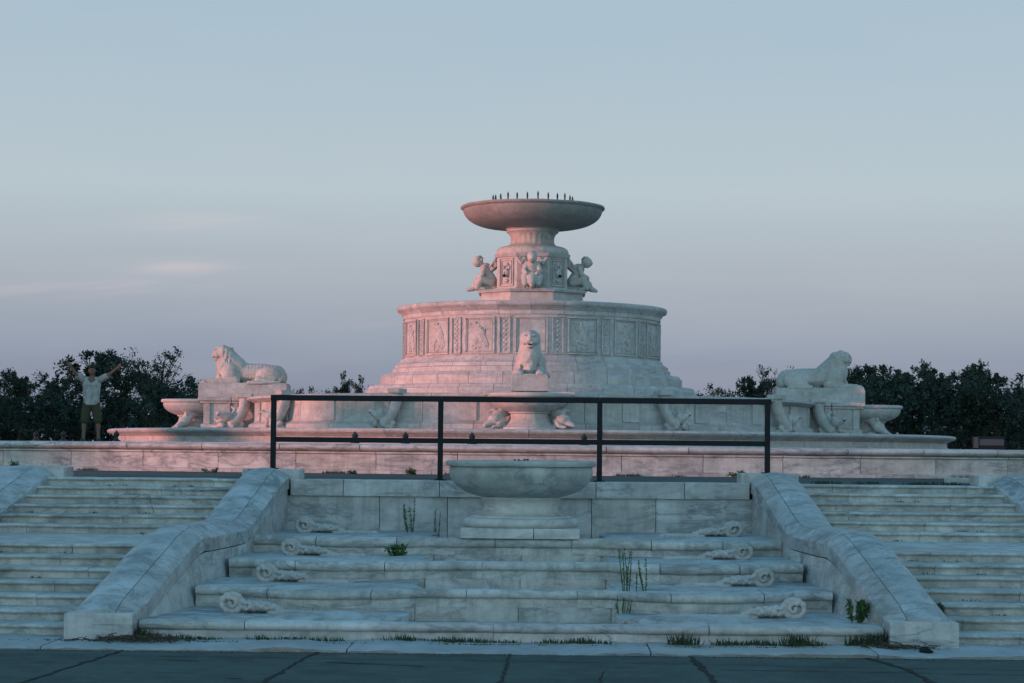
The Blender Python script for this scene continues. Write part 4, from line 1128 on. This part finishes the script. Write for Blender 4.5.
# ------------------------------------------------------------------ light
sun = bpy.data.lights.new('sun', 'SUN'); sun.energy = 4.1; sun.angle = R(1.0); sun.color = (1.0, .35, .31)
so = bpy.data.objects.new('sun', sun); COL.objects.link(so)
tosun = Vector((sdir.x*math.cos(SEL), sdir.y*math.cos(SEL), math.sin(SEL)))
so.rotation_euler = tosun.to_track_quat('Z', 'Y').to_euler()
W = bpy.data.worlds.new('World'); SC.world = W; W.use_nodes = True
nt = W.node_tree
for n in list(nt.nodes): nt.nodes.remove(n)
out = nt.nodes.new('ShaderNodeOutputWorld')
sky = nt.nodes.new('ShaderNodeTexSky'); sky.sky_type = 'NISHITA'; sky.sun_disc = False
sky.sun_elevation = SEL; sky.sun_rotation = math.atan2(tosun.x, tosun.y); sky.dust_density = 2.0; sky.ozone_density = 3.0
bg1 = nt.nodes.new('ShaderNodeBackground'); bg1.inputs[1].default_value = .02; nt.links.new(sky.outputs[0], bg1.inputs[0])
# dusk gradient of the sky opposite the setting sun: violet earth shadow at the horizon, paler above
tc = nt.nodes.new('ShaderNodeTexCoord'); sep = nt.nodes.new('ShaderNodeSeparateXYZ'); nt.links.new(tc.outputs['Generated'], sep.inputs[0])
X, Y, Z = sep.outputs
el = mathn(nt, 'MAXIMUM', Z, 0)
SKY = [(0, (.185, .215, .310)), (.025, (.225, .255, .350)), (.05, (.290, .330, .420)), (.082, (.390, .425, .485)), (.125, (.460, .540, .585)), (.20, (.395, .505, .590)), (.34, (.30, .46, .60)), (.6, (.12, .35, .55)), (1, (.06, .27, .50))]
grad = ramp(nt, el, SKY)
# glow added to the sky behind the camera to light faces turned that way
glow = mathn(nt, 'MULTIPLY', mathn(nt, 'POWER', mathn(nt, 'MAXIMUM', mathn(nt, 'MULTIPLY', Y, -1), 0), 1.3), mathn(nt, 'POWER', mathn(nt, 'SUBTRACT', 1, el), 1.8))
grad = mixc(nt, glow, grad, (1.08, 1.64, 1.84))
# very faint high cloud veil
cv_ = nt.nodes.new('ShaderNodeMapping'); cv_.inputs['Scale'].default_value = (2.2, 2.2, 14); nt.links.new(tc.outputs['Generated'], cv_.inputs[0])
veil = ramp(nt, noi(nt, cv_.outputs[0], 2.2, 5, .55, .8), [(.40, 0), (.75, .16)])
grad = mixc(nt, veil, grad, (.52, .55, .58))
u = mathn(nt, 'DIVIDE', X, mathn(nt, 'MAXIMUM', Y, .05)); v = mathn(nt, 'DIVIDE', Z, mathn(nt, 'MAXIMUM', Y, .05))
comb = nt.nodes.new('ShaderNodeCombineXYZ'); nt.links.new(mathn(nt, 'MULTIPLY', u, 9), comb.inputs[0]); nt.links.new(mathn(nt, 'MULTIPLY', mathn(nt, 'SUBTRACT', v, mathn(nt, 'MULTIPLY', u, .12)), 90), comb.inputs[1])
cn = ramp(nt, noi(nt, comb.outputs[0], 1.0, 6, .6, .3), [(.42, 0), (.75, 1)])
tot = None
for cu, cv, wu, wv, amp in ((-.172, .0865, .026, .0035, .9), (-.215, .0775, .055, .003, .8), (-.165, .108, .032, .004, .9), (-.25, .074, .04, .003, .6), (-.08, .060, .06, .004, .25), (.10, .12, .08, .006, .18)):  # thin lit cloud streaks, strongest low in the left of the sky
    a = mathn(nt, 'POWER', mathn(nt, 'DIVIDE', mathn(nt, 'SUBTRACT', u, cu), wu), 2); b_ = mathn(nt, 'POWER', mathn(nt, 'DIVIDE', mathn(nt, 'SUBTRACT', v, cv), wv), 2)
    g = mathn(nt, 'MULTIPLY', mathn(nt, 'EXPONENT', mathn(nt, 'MULTIPLY', mathn(nt, 'ADD', a, b_), -1)), amp)
    tot = g if tot is None else mathn(nt, 'ADD', tot, g)
fac = mathn(nt, 'MULTIPLY', mathn(nt, 'MULTIPLY', tot, mathn(nt, 'ADD', mathn(nt, 'MULTIPLY', cn, .95), .05)), .50, clamp=True)
grad = mixc(nt, fac, grad, (.78, .62, .62))
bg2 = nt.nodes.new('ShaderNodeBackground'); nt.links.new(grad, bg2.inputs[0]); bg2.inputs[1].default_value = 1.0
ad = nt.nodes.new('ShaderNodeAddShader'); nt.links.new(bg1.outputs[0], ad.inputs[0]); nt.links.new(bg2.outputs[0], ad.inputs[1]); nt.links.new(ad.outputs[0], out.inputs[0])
vs = SC.view_settings; vs.view_transform = 'Standard'; vs.look = 'None'; vs.exposure = 0; vs.gamma = 1; vs.use_curve_mapping = False
